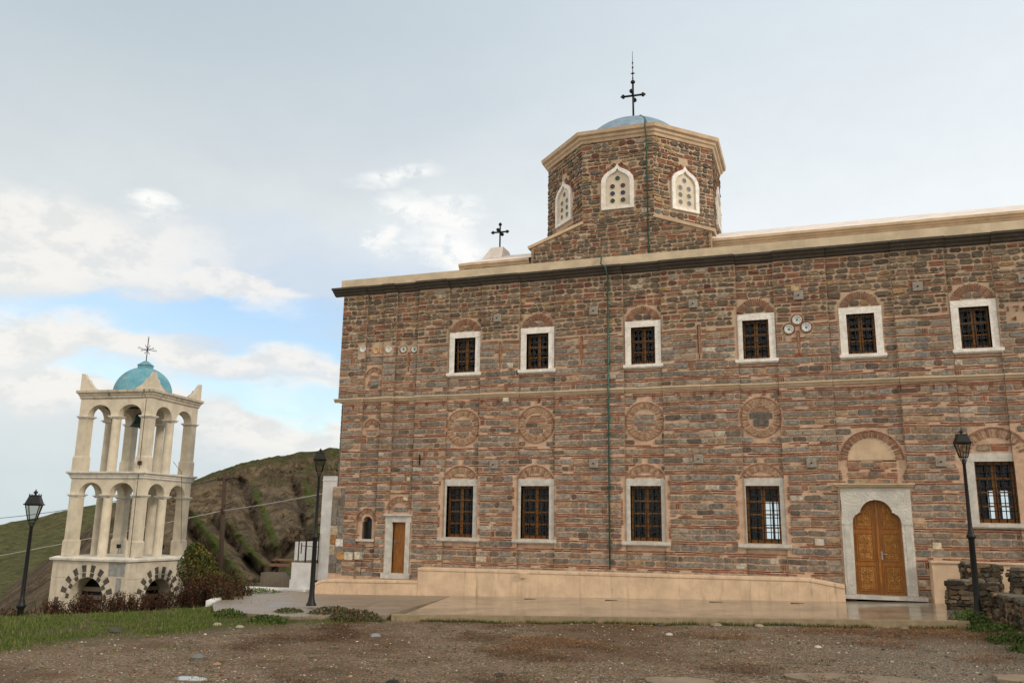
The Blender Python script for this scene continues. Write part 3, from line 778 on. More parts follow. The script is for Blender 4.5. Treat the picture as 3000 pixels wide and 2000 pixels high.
# small blind niches at the west end
W_.ring(-14.24, 4.98, .29, .325, radians(0), radians(180), 10); W_.stone(-14.36, -14.05, 4.66, 4.84, .03, (.20, .2, .18), .2); W_.stone(-14.4, -14.1, 4.56, 4.64, .03, (.11, .1, .09), .3)
for k in range(4): W_.brick(-14.5+rc(0, .05), -14.38, 4.62+k*.06, 4.655+k*.06); W_.brick(-14.02, -13.96, 4.62+k*.06, 4.655+k*.06)
for k in range(2): W_.brick(-14.4, -14.06, 4.9+k*.06, 4.935+k*.06)
W_.fan(-14.24, 4.98, .17, .27, radians(20), radians(160), 9, 3, lambda: (.36, .25, .16))
W_.ring(-14.24, 3.2, .27, .305, radians(0), radians(180), 9); W_.fan(-14.24, 3.2, .12, .25, radians(5), radians(175), 12, 3, lambda: (.36, .25, .16)); W_.brick(-14.45, -14.03, 3.08, 3.115); W_.stone(-14.4, -14.08, 2.94, 3.05, .03, stone_col(), .2)
MUTE[:] = [0, .3]
# brick crosses let into the wall
for x, zt, zb in CR:
    ca = zb+(zt-zb)*.65
    W_.stick((x-.036, zb+.18), (x-.036, zt), .026); W_.stick((x+.036, zb+.18), (x+.036, zt), .026); W_.stick((x, zb), (x, zb+.16), .03); W_.stick((x-.028, zt), (x+.028, zt), .026)
    for d in (-.034, .034): W_.stick((x-.19, ca+d), (x-.05, ca+d), .024); W_.stick((x+.05, ca+d), (x+.19, ca+d), .024)
    if x > -.5: W_.stone(x-.10, x+.10, zb-.02, zb+.06, .03, (.28, .10, .06), .3)
for x, z in TRI: W_.ring(x, z, .145, .18, 0, 2*pi, 14)
for x, z in BOWL[2:]: W_.ring(x, z, .125, .15, 0, 2*pi, 10, .015)
# brick digits set in the wall, cut off by the edge of the view: 1 7 8
W_.stick((5.30, 5.95), (5.30, 6.09), .03)
W_.stick((5.43, 6.08), (5.57, 6.08), .03); W_.stick((5.56, 6.06), (5.50, 5.94), .03)
for s_ in (0, 1): W_.ring(5.70, 5.975+s_*.075, .02, .045, 0, 2*pi, 8)
W_.stick((5.38, 5.74), (5.46, 5.79), .02); W_.stick((5.38, 5.74), (5.46, 5.69), .02); W_.stick((5.46, 5.79), (5.46, 5.69), .02)
# soldier bricks below the string course
u = XL+.6
while u < UE:
    if not (off(u) > 0 and False):
        for k in (0, 1): W_.poly([(u+.06*k, 3.86), (u+.06*k+.03, 3.86), (u+.06*k+.03, 4.0), (u+.06*k, 4.0)], .034, brick_col(), .004)
    u += rc(.35, .8)
MUTE[:] = [.15, .6]
# voussoirs of the door arch
W_.ring(1.55, 1.93, .80, .835, 0, pi, 16)
for k in range(15):
    t0 = pi*k/15; t1 = pi*(k+1)/15
    if k % 2: W_.fan(1.55, 1.93, .63, .79, t0+.01, t1-.01, 2, 1, None, .045)
    else: W_.fan(1.55, 1.93, .63, .79, t0, t1, 1, 2, None, .05); mb.c[-1] = mb.c[-1]
MUTE[:] = [0, .5]
z = 1.29
for h, kd in ((.12, 'r'), (.036, 'b'), (.12, 's'), (.036, 'b'), (.036, 'b'), (.12, 'r'), (.036, 'b')):
    for a, b in ((.9, 2.2),):
        if kd == 'b': W_.row(a, b, z, z+.034, 'b')
        else:
            u = a
            while u < b-.05:
                w_ = min(rc(.15, .4), b-u); W_.stone(u, u+w_-.02, z, z+h-.01, .02, random.choice([(.30, .14, .08), (.34, .20, .13), (.33, .24, .16), (.18, .16, .13)]), .2); u += w_
    z += h+.022
# tympanum over the door
pts = [(.90, 1.93)]+[(1.55+.63*cos(pi-pi*k/16), 1.93+.63*sin(pi-pi*k/16)) for k in range(17)]
mb.prism([(u, z) for u, z in pts[1:]][::-1], Vector((0, YF+RD, 0)), UX, UZ, -UY, -.0, .012, 3)
wall = part(mb, 'wall', [M_MORTAR, M_STONE, M_DARK, M_PLASTER])

# string course and cornices, stepping with the recesses
def band(name, profile, mat, x0, x1, follow=True, jog=None, label=None):
    mb = MB(); xs_ = [x0]
    for a, b in REC:
        for v in (a, b):
            if x0 < v < x1: xs_.append(v)
    xs_.append(x1)
    rnd = random.Random(5)
    for a, b in zip(xs_, xs_[1:]):
        n = max(1, int((b-a)/.9)); 
        for k in range(n):
            p, q = a+(b-a)*k/n, a+(b-a)*(k+1)/n; o = off((a+b)/2) if follow else 0
            dz = rnd.uniform(-.008, .008) if jog else 0; dn = rnd.uniform(-.008, .008) if jog else 0
            A = [(p+.004, YF+o-n_-(dn if n_ > .02 else 0), z_+dz) for n_, z_ in profile]; B = [(q-.004, YF+o-n_-(dn if n_ > .02 else 0), z_+dz) for n_, z_ in profile]
            mb.grid([A, B], smooth=False); mb.face(A[::-1]); mb.face(B)
    return part(mb, name, mat, label)
band('string_course', [(0, 4.09), (.04, 4.10), (.05, 4.13), (.085, 4.17), (.10, 4.18), (.10, 4.22), (-.02, 4.225)], M_STRING, XL-.12, 9.5, True, True)
band('stone_cornice', [(-.03, 7.93), (.10, 7.95), (.13, 8.0), (.22, 8.04), (.25, 8.09), (.34, 8.11), (.36, 8.17), (-.03, 8.19)], M_DARKC, XL-.33, 10.5, True, True, 'dark weathered stone eaves cornice')
mb = MB(); mb.box(XL+.0, 10.5, YF-.22, YF+.5, 8.185, 8.47, 0); mb.box(XL+.0, 10.5, YB-.5, YB+.1, 8.0, 8.45)
mb.face([(XL, YF+.5, 8.30), (10.5, YF+.5, 8.30), (10.5, YB-.5, 8.30), (XL, YB-.5, 8.30)])
mb.box(XL+.001, XL+.4, YF+.5, YB-.5, 8.0, 8.46)
part(mb, 'parapet', M_CREAM)
# clerestory of the nave (right of the drum) and its west arm (left)
def prof_run(mb, P, x0, x1, y, mat=0, ends=True):
    A = [(x0, y-n_, z_) for n_, z_ in P]; B = [(x1, y-n_, z_) for n_, z_ in P]
    mb.grid([A, B], mat, smooth=False)
    if ends: mb.face(A[::-1], mat); mb.face(B, mat)
mb = MB(); mb.box(-2.72, 10.4, 27.25, 32.75, 8.2, 9.05, 0)
part(mb, 'clerestory', M_CREAM)
CP = [(0, 8.95), (.03, 8.98), (.05, 9.02), (.10, 9.05), (.10, 9.09), (.16, 9.12), (.16, 9.20), (-.1, 9.205)]
mb = MB(); prof_run(mb, CP, -2.86, 10.5, 27.25); mb.box(-2.86, -2.72, 27.25, 32.7, 8.96, 9.2)
part(mb, 'clerestory_cornice', M_PLASTER)
mb = MB()
mb.face([(-2.84, 27.12, 9.208), (10.5, 27.12, 9.208), (10.5, 30, 10.36), (-2.84, 30, 10.36)]); mb.face([(-2.84, 32.9, 9.208), (10.5, 32.9, 9.208), (10.5, 30, 10.36), (-2.84, 30, 10.36)])
mb.face([(-2.84, 27.12, 9.208), (-2.84, 30, 10.36), (-2.84, 32.9, 9.208)])
part(mb, 'nave_roof', M_ROOF)
def stoned_box(mb, x0, x1, y0, y1, z0, z1, faces='fl', up=True):
    mb.box(x0, x1, y0, y1, z0, z1, 0)
    if 'f' in faces: Wall(mb, lambda u, z, n: (x0+u, y0-n, z)).rubble(.01, x1-x0-.01, z0, z1-.01)
    if 'l' in faces: Wall(mb, lambda u, z, n: (x0-n, y1-u, z)).rubble(.01, y1-y0-.01, z0, z1-.01)
    if 'r' in faces: Wall(mb, lambda u, z, n: (x1+n, y0+u, z)).rubble(.01, y1-y0-.01, z0, z1-.01)
mb = MB(); stoned_box(mb, -11.5, -8.85, 27.25, 32.7, 8.3, 9.0)
part(mb, 'west_gable', [M_MORTAR, M_STONE])
mb = MB(); CW = [(0, 8.94), (.03, 8.96), (.06, 9.0), (.08, 9.04), (.13, 9.07), (.13, 9.15), (-.1, 9.155)]
prof_run(mb, CW, -11.66, -9.0, 27.25); mb.box(-11.66, -11.5, 27.25, 32.7, 8.95, 9.15)
part(mb, 'west_gable_cornice', M_PLASTER)
mb = MB()
e = [(-11.62, 27.14, 9.16), (-8.86, 27.14, 9.16), (-8.86, 32.8, 9.16), (-11.62, 32.8, 9.16)]; r0, r1 = (-10.9, 30, 10.28), (-8.86, 30, 10.28)
mb.face([e[0], e[1], r1, r0]); mb.face([e[2], e[3], r0, r1]); mb.face([e[3], e[0], r0])
part(mb, 'west_roof', M_ROOF)
mb = MB(); b0 = [(-11.62, 29.0, 9.75), (-10.72, 29.0, 9.75), (-10.72, 31, 9.75), (-11.62, 31, 9.75)]; t0 = [(-11.36, 29.6, 10.52), (-10.86, 29.6, 10.52), (-10.86, 30.3, 10.52), (-11.36, 30.3, 10.52)]
mb.grid([b0, t0], closed=True, smooth=False); mb.face(t0)
part(mb, 'belfry_stub', M_ROOF)
def budded_cross(mb, c, h, span, r, ax=UX, depth_arm=True, zc=.70):
    c = Vector(c); top = c+UZ*h; m_ = c+UZ*h*zc
    def bar(p, q):
        d = (q-p).normalized(); mb.tube([p, q], r, 6, 0)
        mb.tube([q-d*r*1.2, q+d*r*.2, q+d*r*2.6], [r*2.1, r*2.1, .002], 8, 0, True, False)
    bar(c, top); A = ax*span/2; bar(m_, m_+A); bar(m_, m_-A)
    if depth_arm:
        D = ax.cross(UZ)*span/2; bar(m_, m_+D); bar(m_, m_-D)
AX = Vector((1, .05, 0)).normalized()
mb = MB(); budded_cross(mb, (-11.13, 29.95, 10.5), 1.08, .60, .033, AX, True, .70)
part(mb, 'gable_cross', M_IRON)

M_SLAB = material('pierced_slab', plaster_fn((.60, .53, .42), (.45, .38, .28), .3), .8)
# drum
DC = Vector((-5.78, 30.0, 0)); AP = 3.0; SD = 2*AP*math.tan(pi/8)
mb = MB(); drum_root = None
BX = 3.09; z0, zl, zh = 8.2, 9.42, 10.12; y0 = DC.y-AP
# square base with sloping corner shoulders
hx = SD/2
fp = [(-BX, z0), (BX, z0), (BX, zl), (hx, zh), (-hx, zh), (-BX, zl)]
for (a, b) in ((UX, -UY), (UY, UX), (-UX, UY), (-UY, -UX)):
    O = Vector((DC.x, DC.y, 0))+b*AP
    mb.face([O+a*p[0]+UZ*p[1] for p in fp], 0)
for sx_, sy_ in ((-1, -1), (1, -1), (1, 1), (-1, 1)):
    cnr = Vector((DC.x+sx_*BX, DC.y+sy_*AP, zl)); v1 = Vector((DC.x+sx_*hx, DC.y+sy_*AP, zh)); v2 = Vector((DC.x+sx_*AP, DC.y+sy_*hx, zh)); c2 = Vector((DC.x+sx_*AP, DC.y+sy_*AP, zl))
    mb.face([c2, v1, v2], 2)
# front masonry of the base, below and above the slope
class _: pass
FB = Wall(mb, lambda u, z, n: (DC.x+u, y0-n, z))
z = z0+.2
while z < zh-.02:
    h = rc(.08, .17)
    lim = BX if z+h < zl else BX-(z+h-zl)/(zh-zl)*(BX-hx)
    for a, b in FB.free(-lim+.02, lim-.02, z, z+h, [], []): FB.row(a, b, z, z+h-.02, 's', True)
    z += h+.004
    if random.random() < .25:
        lim = BX if z+.04 < zl else BX-(z+.04-zl)/(zh-zl)*(BX-hx)
        if z+.035 < zh: FB.row(-lim+.02, lim-.02, z, z+.03, 'b'); z += .045
RB = Wall(mb, lambda u, z, n: (DC.x+AP+n, y0+u, z)); RB.rubble(.02, 2*AP-.02, z0, zl)
LB = Wall(mb, lambda u, z, n: (DC.x-BX-n, DC.y+AP-u, z)); LB.rubble(.02, 2*AP-.02, z0, zl)
ZD = 13.10
ogee = [(.56, 0), (.56, 1.02), (.53, 1.15), (.45, 1.27), (.33, 1.365), (.20, 1.43), (.11, 1.48), (.05, 1.54), (0, 1.63)]
ogee_poly = ogee+[(-x, z) for x, z in ogee[-2::-1]]
dwin = []
for k in range(8):
    ang = -pi/2+k*pi/4; N = Vector((cos(ang), sin(ang), 0)); U = Vector((-N.y, N.x, 0)); O = Vector((DC.x, DC.y, 0))+N*AP
    zb = zh if k in (0, 2, 4, 6) else 9.0
    mb.face([O-U*hx+UZ*zb, O+U*hx+UZ*zb, O+U*hx+UZ*ZD, O-U*hx+UZ*ZD], 0)
    vis = k in (0, 1, 2, 7, 6)
    if vis:
        Wd = Wall(mb, lambda u, z, n, O=O, U=U, N=N: O+U*u+UZ*z+N*n)
        ex = [('r', -.59, .59, 10.48, 11.45), ('c', 0, 11.45, .67), ('r', -.17, .17, 12.0, 12.30)]
        lo = zh+.02 if k in (0,) else 9.5
        Wd.rubble(-hx-.01, hx+.03, lo, ZD, ex)
        # brick hood following the ogee
        path = [(x, z+10.52) for x, z in ogee_poly if z > .9]
        for (p, q) in zip(path, path[1:]):
            L = hypot(q[0]-p[0], q[1]-p[1]); n = max(1, round(L/.05)); dx, dz = (q[0]-p[0])/L, (q[1]-p[1])/L
            for j in range(n):
                m0 = (p[0]+dx*L*(j+.15)/n, p[1]+dz*L*(j+.15)/n); m1 = (p[0]+dx*L*(j+.85)/n, p[1]+dz*L*(j+.85)/n)
                Wd.poly([(m0[0]+dz*.02, m0[1]-dx*.02), (m0[0]+dz*.16, m0[1]-dx*.16), (m1[0]+dz*.16, m1[1]-dx*.16), (m1[0]+dz*.02, m1[1]-dx*.02)][::-1], .035, brick_col(), .003)
        dwin.append((O, U, N, k))
drum = part(mb, 'drum', [M_MORTAR, M_STONE, M_PLASTER])
for O, U, N, k in dwin:
    mb = MB(); B = O+UZ*10.52
    n = len(ogee_poly); inner = []
    for x, z in ogee_poly: inner.append((x*.76, .16+z*.80 if z > 0 else .10))
    outr = [B+U*x+UZ*z+N*.09 for x, z in ogee_poly]; inn = [B+U*x+UZ*z+N*.09 for x, z in inner]; ino = [B+U*x+UZ*z+N*.015 for x, z in inner]; base = [B+U*x+UZ*z-N*.02 for x, z in ogee_poly]
    mb.grid([base, outr, inn, ino], 0, True, False); mb.face(ino, 1)
    for (cx_, cz_), g in zip([(0, 1.12), (-.18, .84), (.18, .84), (-.18, .58), (.18, .58), (-.18, .32), (.18, .32)], (2, 3, 3, 4, 4, 2, 2) if k in (0,) else (4, 5, 5, 2, 2, 5, 5)):
        c = B+U*cx_+UZ*cz_
        rim = [[c+U*r_*cos(a)+UZ*r_*sin(a)+N*d for a in [2*pi*j/16 for j in range(16)]] for r_, d in ((.106, .016), (.104, .026), (.088, .026), (.086, .018))]
        mb.grid(rim, 1, True, False); mb.face([p+N*.001 for p in rim[-1]], g)
    subp(mb, 'drum_window', [M_MARBLE, M_SLAB, G_GREEN, G_RED, G_BLUE, G_GREY], drum)
# sloping copings on the front of the base
for s_ in (-1, 1):
    mb = MB()
    p = Vector((DC.x+s_*(hx-.05), y0, zh)); q = Vector((DC.x+s_*(BX+.08), y0, zl-.03)); d = (q-p).normalized(); nrm = Vector((-d.z, 0, d.x)) if d.x > 0 else Vector((d.z, 0, -d.x))
    if nrm.z < 0: nrm = -nrm
    a = [p, q, q+nrm*.10, p+nrm*.10]; f_ = [v-UY*.08 for v in a]; b_ = [v+UY*.5 for v in a]
    mb.face(f_); mb.face(b_[::-1])
    for i in range(4): j = (i+1) % 4; mb.face([f_[i], f_[j], b_[j], b_[i]])
    subp(mb, 'coping', M_PLASTER, drum)
mb = MB(); C8 = 1/cos(pi/8)
prof8 = [(AP-.02, 13.04), (AP+.05, 13.06), (AP+.08, 13.14), (AP+.14, 13.18), (AP+.15, 13.26), (AP+.24, 13.30), (AP+.27, 13.42), (AP-.3, 13.46), (0.01, 13.5)]
mb.lathe([(r*C8, z) for r, z in prof8], (DC.x, DC.y, 0), 8, 0, False, pi/8)
subp(mb, 'drum_cornice', M_PLASTER, drum)
mb = MB(); RDm = 2.62; zc0 = 13.30
Rc = 3.1
RS, ZS = 2.38, 12.76
a0_ = math.asin((13.3-ZS)/RS) if ZS < 13.3 else 0
prd = [(RS*cos(a), ZS+RS*sin(a)) for a in [a0_+(pi/2-a0_)*k/18 for k in range(18)]]+[(.01, ZS+RS)]
mb.lathe(prd, (DC.x, DC.y, 0), 48)
subp(mb, 'dome', M_BLUE, drum)
mb = MB(); zt = ZS+RS-.02
mb.lathe([(.42, zt-.12), (.40, zt+.02), (.28, zt+.05), (.24, zt+.12), (.07, zt+.14), (.03, zt+.2)], (DC.x, DC.y, 0), 16)
budded_cross(mb, (DC.x, DC.y, zt), 16.85-zt, .78, .042, AX, True, .66)
mb.tube([(DC.x, DC.y, 16.75), (DC.x, DC.y, 18.15)], [.022, .008], 6)
for z, r in ((17.2, .05), (17.45, .035), (17.0, .03), (17.65, .03)): mb.lathe([(.01, z-.04), (r, z-.02), (r, z+.02), (.01, z+.04)], (DC.x, DC.y, 0), 8)
mb.tube([(DC.x-.08, DC.y, 17.2), (DC.x+.09, DC.y, 17.2)], .014, 6)
subp(mb, 'dome_cross', M_IRON, drum)
mb = MB()
cx, cy = DC.x+1.02, y0-.06
mb.tube([*[(DC.x+.9*q, DC.y-1.9*q, ZS+sqrt(max(.01, RS*RS-4.42*q*q))+.02) for q in (.25, .5, .75, .95)], (cx, y0-.30, 13.50), (cx, y0-.30, 13.28), (cx, cy, 13.0), (cx, cy, 8.5)], .024, 6)
for z in (12.6, 11.4, 10.2, 9.1): mb.box(cx-.05, cx+.05, cy-.03, y0+.02, z, z+.05)
mb.tube([(-6.06, YF-.28, 8.50), (-6.06, YF-.40, 8.2), (-5.92, YF-.42, 8.1), (-5.92, YF-.06, 7.85), (-5.92, YF-.06, 4.3), (-5.92, YF-.14, 4.2), (-5.93, YF-.06, 4.0), (-5.93, YF-.06, -1.25)], .028, 8)
for z in (7.4, 6.6, 5.8, 5.0, 3.6, 2.8, 2.0, 1.2, .4, -.4, -1.0): mb.box(-5.97, -5.88, YF-.10, YF+.02, z, z+.03)
part(mb, 'downpipe', M_GREEN, 'thin dark green downpipe fixed to the front')

# windows
def grille(mb, x0, x1, z0, z1, y, nv, nh, r=.014, mat=0):
    for k in range(nv):
        x = x0+(x1-x0)*(k+.5)/nv; mb.tube([(x, y, z0), (x, y, z1)], r, 5, mat)
    for k in range(nh):
        z = z0+(z1-z0)*(k+.6)/nh; mb.box(x0, x1, y-.012, y+.012, z-.012, z+.012, mat)
def make_window(x, hw, z0, z1, ow, ft, rows, lower, yoff, mar):
    y = YF+yoff
    mb = MB(); fo = .025
    xo0, xo1 = x-ow, x+ow; xi0, xi1 = x-hw, x+hw; zt = z1+ft
    def bx(a, b, c, d, dd=0): mb.box(a, b, y-fo-dd, y+.30, c, d)
    bx(xo0, xi0, z0-.02, z1); bx(xi1, xo1, z0-.02, z1); bx(xo0-.004, xo1+.004, z1+.003, zt, .003)
    win = part(mb, 'window', mar)
    mb = MB(); mb.box(xo0-.05, xo1+.06, y-.14, y+.22, z0-.115, z0-.022); mb.box(xo0-.03, xo1+.04, y-.09, y+.20, z0-.15, z0-.115)
    subp(mb, 'sill', mar, win)
    ys = y+.20; mb = MB(); fr = .065
    mb.box(xi0, xi0+fr, ys, ys+.06, z0, z1); mb.box(xi1-fr, xi1, ys, ys+.06, z0, z1); mb.box(xi0+fr, xi1-fr, ys, ys+.06, z1-fr, z1); mb.box(xi0+fr, xi1-fr, ys, ys+.06, z0, z0+fr*1.5)
    mb.box(x-.055, x-.004, ys-.012, ys+.05, z0+fr, z1-fr); mb.box(x+.004, x+.055, ys-.012, ys+.05, z0+fr, z1-fr)
    for k in range(1, rows):
        z = z0+fr+(z1-z0-2*fr)*k/rows
        mb.box(xi0+fr, x-.055, ys+.004, ys+.05, z-.02, z+.02); mb.box(x+.055, xi1-fr, ys+.004, ys+.05, z-.02, z+.02)
    subp(mb, 'sash', M_SASH, win)
    mb = MB(); mb.face([(xi0+.02, ys+.03, z0+.02), (xi1-.02, ys+.03, z0+.02), (xi1-.02, ys+.03, z1-.02), (xi0+.02, ys+.03, z1-.02)])
    subp(mb, 'pane', M_GLASS, win, recalc=False)
    mb = MB(); grille(mb, xi0, xi1, z0-.02, z1, y+.06, 5, 8 if lower else 6)
    subp(mb, 'grille', M_IRON, win)
for i, (x, h) in enumerate(UPW): make_window(x, .38, 4.97, 6.15, h, .20, 3, False, off(x), M_MARBLE)
for x, h in LOW: make_window(x, .47, -.40, 1.22, h, .22, 4, True, off(x), M_GREYM)
make_window(4.575, .475, .25, 1.86, .70, .22, 4, True, off(4.5), M_GREYM)
# arrow slit
mb = MB(); mb.box(-14.60, -13.92, YF-.05, YF+.1, -.60, -.53); part(mb, 'slit_sill', M_GREYM)
mb = MB(); mb.face([(-14.42, YF+.38, -.52), (-14.06, YF+.38, -.52), (-14.06, YF+.38, .22), (-14.42, YF+.38, .22)]); mb.tube([(-14.24, YF+.2, -.52), (-14.24, YF+.2, .22)], .01, 5)
part(mb, 'slit_window', simple('slit_glass', (.06, .065, .07), .3, 0, .5, .2, 4, 0), 'narrow round-headed slit window')
# round head of the slit: corner fillets
mb = MB()
for s_ in (-1, 1):
    pts = [(-14.24+s_*.18, .225)]+[(-14.24+s_*.18*cos(pi/2*k/6), .04+.18*sin(pi/2*k/6)) for k in range(7)]
    mb.prism(pts if s_ < 0 else pts[::-1], Vector((0, YF+RD, 0)), UX, UZ, -UY, -.35, .004, 0)
part(mb, 'slit_head', M_MORTAR)

# small door
mb = MB(); y = YF-.05
mb.box(-13.50, -13.27, y, YF+.2, -1.58, .04); mb.box(-12.77, -12.61, y, YF+.2, -1.58, .04)
mb.box(-13.52, -12.59, y-.004, YF+.2, .043, .24); mb.box(-13.56, -12.56, y-.07, YF+.2, .243, .30); mb.box(-13.58, -12.54, y-.06, YF+.5, -1.76, -1.583)
sdoor = part(mb, 'side_door', M_GREYM, 'narrow orange wooden door in a pale marble frame')
mb = MB(); ys = YF+.12
mb.box(-13.27, -12.77, ys, ys+.05, -1.58, .04)
for z0, z1 in ((-1.48, -.80), (-.66, -.06)):
    for k, (g, d) in enumerate(((.05, .014), (.075, .004))): mb.box(-13.27+g, -12.77-g, ys-d, ys+.01, z0+g*.6, z1-g*.6)
leaf = subp(mb, 'leaf', M_DOOR, sdoor)
mb = MB(); mb.box(-13.24, -13.21, ys-.02, ys, -.68, -.52); mb.tube([(-13.225, ys-.04, -.60), (-13.12, ys-.04, -.60)], .008, 6); subp(mb, 'handle', M_STEEL, sdoor)

# main door
mb = MB(); y = YF+RD
op = [(.92, -1.70), (.94, .22), (.96, .33), (1.02, .42), (1.07, .44), (1.10, .47), (1.15, .49), (1.155, .545), (1.19, .61), (1.24, .69), (1.32, .765), (1.43, .815), (1.56, .835)]
opr = [(3.12-x, z) for x, z in op[::-1]][1:]
opening = op+opr
outer = []
for x, z in opening:
    outer.append((x, z))
x0, x1, zt, zb = .655, 2.455, 1.15, -1.72
def outp(x, z):
    if z <= .22: return (x0 if x < 1.56 else x1, z)
    cx, cz = 1.56, .1; dx, dz = x-cx, z-cz; k = min(((x1-cx) if dx > 0 else (cx-x0))/max(abs(dx), 1e-6), (zt-cz)/max(dz, 1e-6)); return (cx+dx*k, cz+dz*k)
# jambs and spandrel as strips between the opening and the outline
out = [outp(*p) for p in opening]; out[0] = (x0, -1.70); out[-1] = (x1, -1.70)
def strip(n_out, n_in):
    A = [(px, y-n_out, pz) for px, pz in out]; B = [(px, y-n_out, pz) for px, pz in opening]; Cc = [(px, y+.25, pz) for px, pz in opening]; D = [(px, y+.05, pz) for px, pz in out]
    mb.grid([D, A, B, Cc], 0, False, False)
strip(.11, 0)
mb.face([(x0, y-.11, zt-.0), (x0, y-.11, .3), (x0+.02, y-.11, .6)], 0)
# fill the two upper corners that the radial strip leaves
for s_, xx in ((0, x0), (1, x1)):
    side = [p for p in out if (abs(p[0]-xx) < 1e-3)]; topz = max(p[1] for p in side); tops = [p for p in out if abs(p[1]-zt) < 1e-3]
    nx = min(p[0] for p in tops) if s_ == 0 else max(p[0] for p in tops)
    mb.face([(xx, y-.1101, topz), (xx, y-.1101, zt), (nx, y-.1101, zt)], 0); mb.face([(xx, y-.11, topz), (xx, y-.11, zt), (xx, y+.05, zt), (xx, y+.05, topz)], 0)
surround = part(mb, 'door_surround', M_CARVE, 'carved white marble door frame with a lobed arch')
mb = MB()
mb.box(.62, 2.49, y-.14, y+.05, 1.152, 1.19); mb.box(.55, 2.54, y-.20, y+.05, 1.193, 1.235); mb.box(.50, 2.58, y-.24, y+.05, 1.238, 1.275)
subp(mb, 'lintel', M_STRING, surround)
mb = MB(); mb.box(.62, 2.66, y-.42, y+.3, -1.80, -1.705); subp(mb, 'threshold', M_GREYM, surround)
mb = MB()
for xx in (.655, 2.20):   # shallow panels on the jambs
    pass
for xa in (.655, 2.20):
    mb = MB(); mb.box(xa+.06, xa+.20, y-.118, y-.1, -1.45, .161); mb.box(xa, xa+.262, y-.125, y-.1, .16, .22); subp(mb, 'jamb_panel', M_GREYM, surround)
mdoor = None
def clipz(x):
    pr = [p for p in opening if p[1] >= .2]
    for a, b in zip(pr, pr[1:]):
        if a[0] <= x <= b[0] and b[0] > a[0]: return a[1]+(b[1]-a[1])*(x-a[0])/(b[0]-a[0])
    return .22
mb = MB(); mb.box(1.545, 1.605, y+.07, y+.12, -1.70, clipz(1.57)-.005)
mdoor = part(mb, 'main_door', M_DOOR, 'double-leafed varnished wooden church door with carved panels')
for a, b in ((.93, 1.55), (1.60, 2.19)):
    mb = MB(); ya = y+.12
    mb.face([(a, ya, -1.70), (b, ya, -1.70)]+[(b-(b-a)*k/10, ya, clipz(b-(b-a)*k/10)+.02) for k in range(11)], 0)
    for z0, z1 in ((-1.62, -.92), (-.82, -.05), (.05, .9)):
        A, B = a+.08, b-.08
        top = lambda x: min(z1, clipz(x)-.07)
        n = 8
        pts = [(A, z0), (B, z0)]+[(B-(B-A)*k/n, top(B-(B-A)*k/n)) for k in range(n+1)]
        cx, cz = (A+B)/2, sum(p[1] for p in pts)/len(pts)
        def sc(k): return [(cx+(p[0]-cx)*k, (z0+z1)/2+(p[1]-(z0+z1)/2)*(1-(1-k)*.7)) for p in pts]
        rings = [(1.0, -.001), (.98, .022), (.90, .022), (.88, .006), (.78, .004), (.76, .016)]
        R_ = [[(px, ya-d, pz) for px, pz in sc(k)] for k, d in rings]
        mb.grid(R_, 0, True, False); mb.face(R_[-1], 1)
        if 1: 
            # carved motif standing on the panel
            zz0, zz1 = z0+.18, min(z1, clipz(cx))-.14; m_ = (zz0+zz1)/2
            mb.box(cx-.012, cx+.012, ya-.03, ya-.014, zz0, zz1, 1)
            for q in (-1, 1):
                for zz_ in (m_-.12, m_+.12):
                    c_ = Vector((cx+q*.07, ya-.016, zz_)); mb.grid([[c_+Vector((r_*cos(2*pi*j/10), -d, r_*sin(2*pi*j/10))) for j in range(10)] for r_, d in ((.055, 0), (.05, .014), (.03, .014), (.026, .004))], 1, True)
    subp(mb, 'leaf', [M_DOOR, M_CWOOD], mdoor)
mb = MB(); mb.box(1.625, 1.665, y+.088, y+.10, -.78, -.55); mb.tube([(1.645, y+.09, -.62), (1.645, y+.05, -.62), (1.76, y+.05, -.62)], .010, 6)
subp(mb, 'handle', M_STEEL, mdoor)

# plates that anchor the tie rods
for x, z in [(-9.69, 6.74), (-6.39, 6.76), (-3.24, 6.77), (-.14, 6.80), (3.09, 6.82), (5.75, 6.84), (-9.72, 1.90), (-6.42, 1.90), (-3.22, 2.0), (-.05, 1.86), (3.28, 1.86)]:
    mb = MB(); q = .135; y = YF+off(x)
    P_ = [(x-q, z-q), (x+q, z-q), (x+q, z+q), (x-q, z+q)]
    mb.grid([[(px, y+.0, pz) for px, pz in P_], [(px, y-.065, pz) for px, pz in P_], [(x+(px-x)*.9, y-.085, z+(pz-z)*.9) for px, pz in P_]], 0, True, False); mb.face([(x+(px-x)*.9, y-.085, z+(pz-z)*.9) for px, pz in P_])
    mb.lathe([(0, 0)], n=3) if False else None
    mb.tube([(x, y-.08, z), (x, y-.12, z)], .024, 8, 1)
    part(mb, 'tie_plate', [M_TIE, M_IRONR])
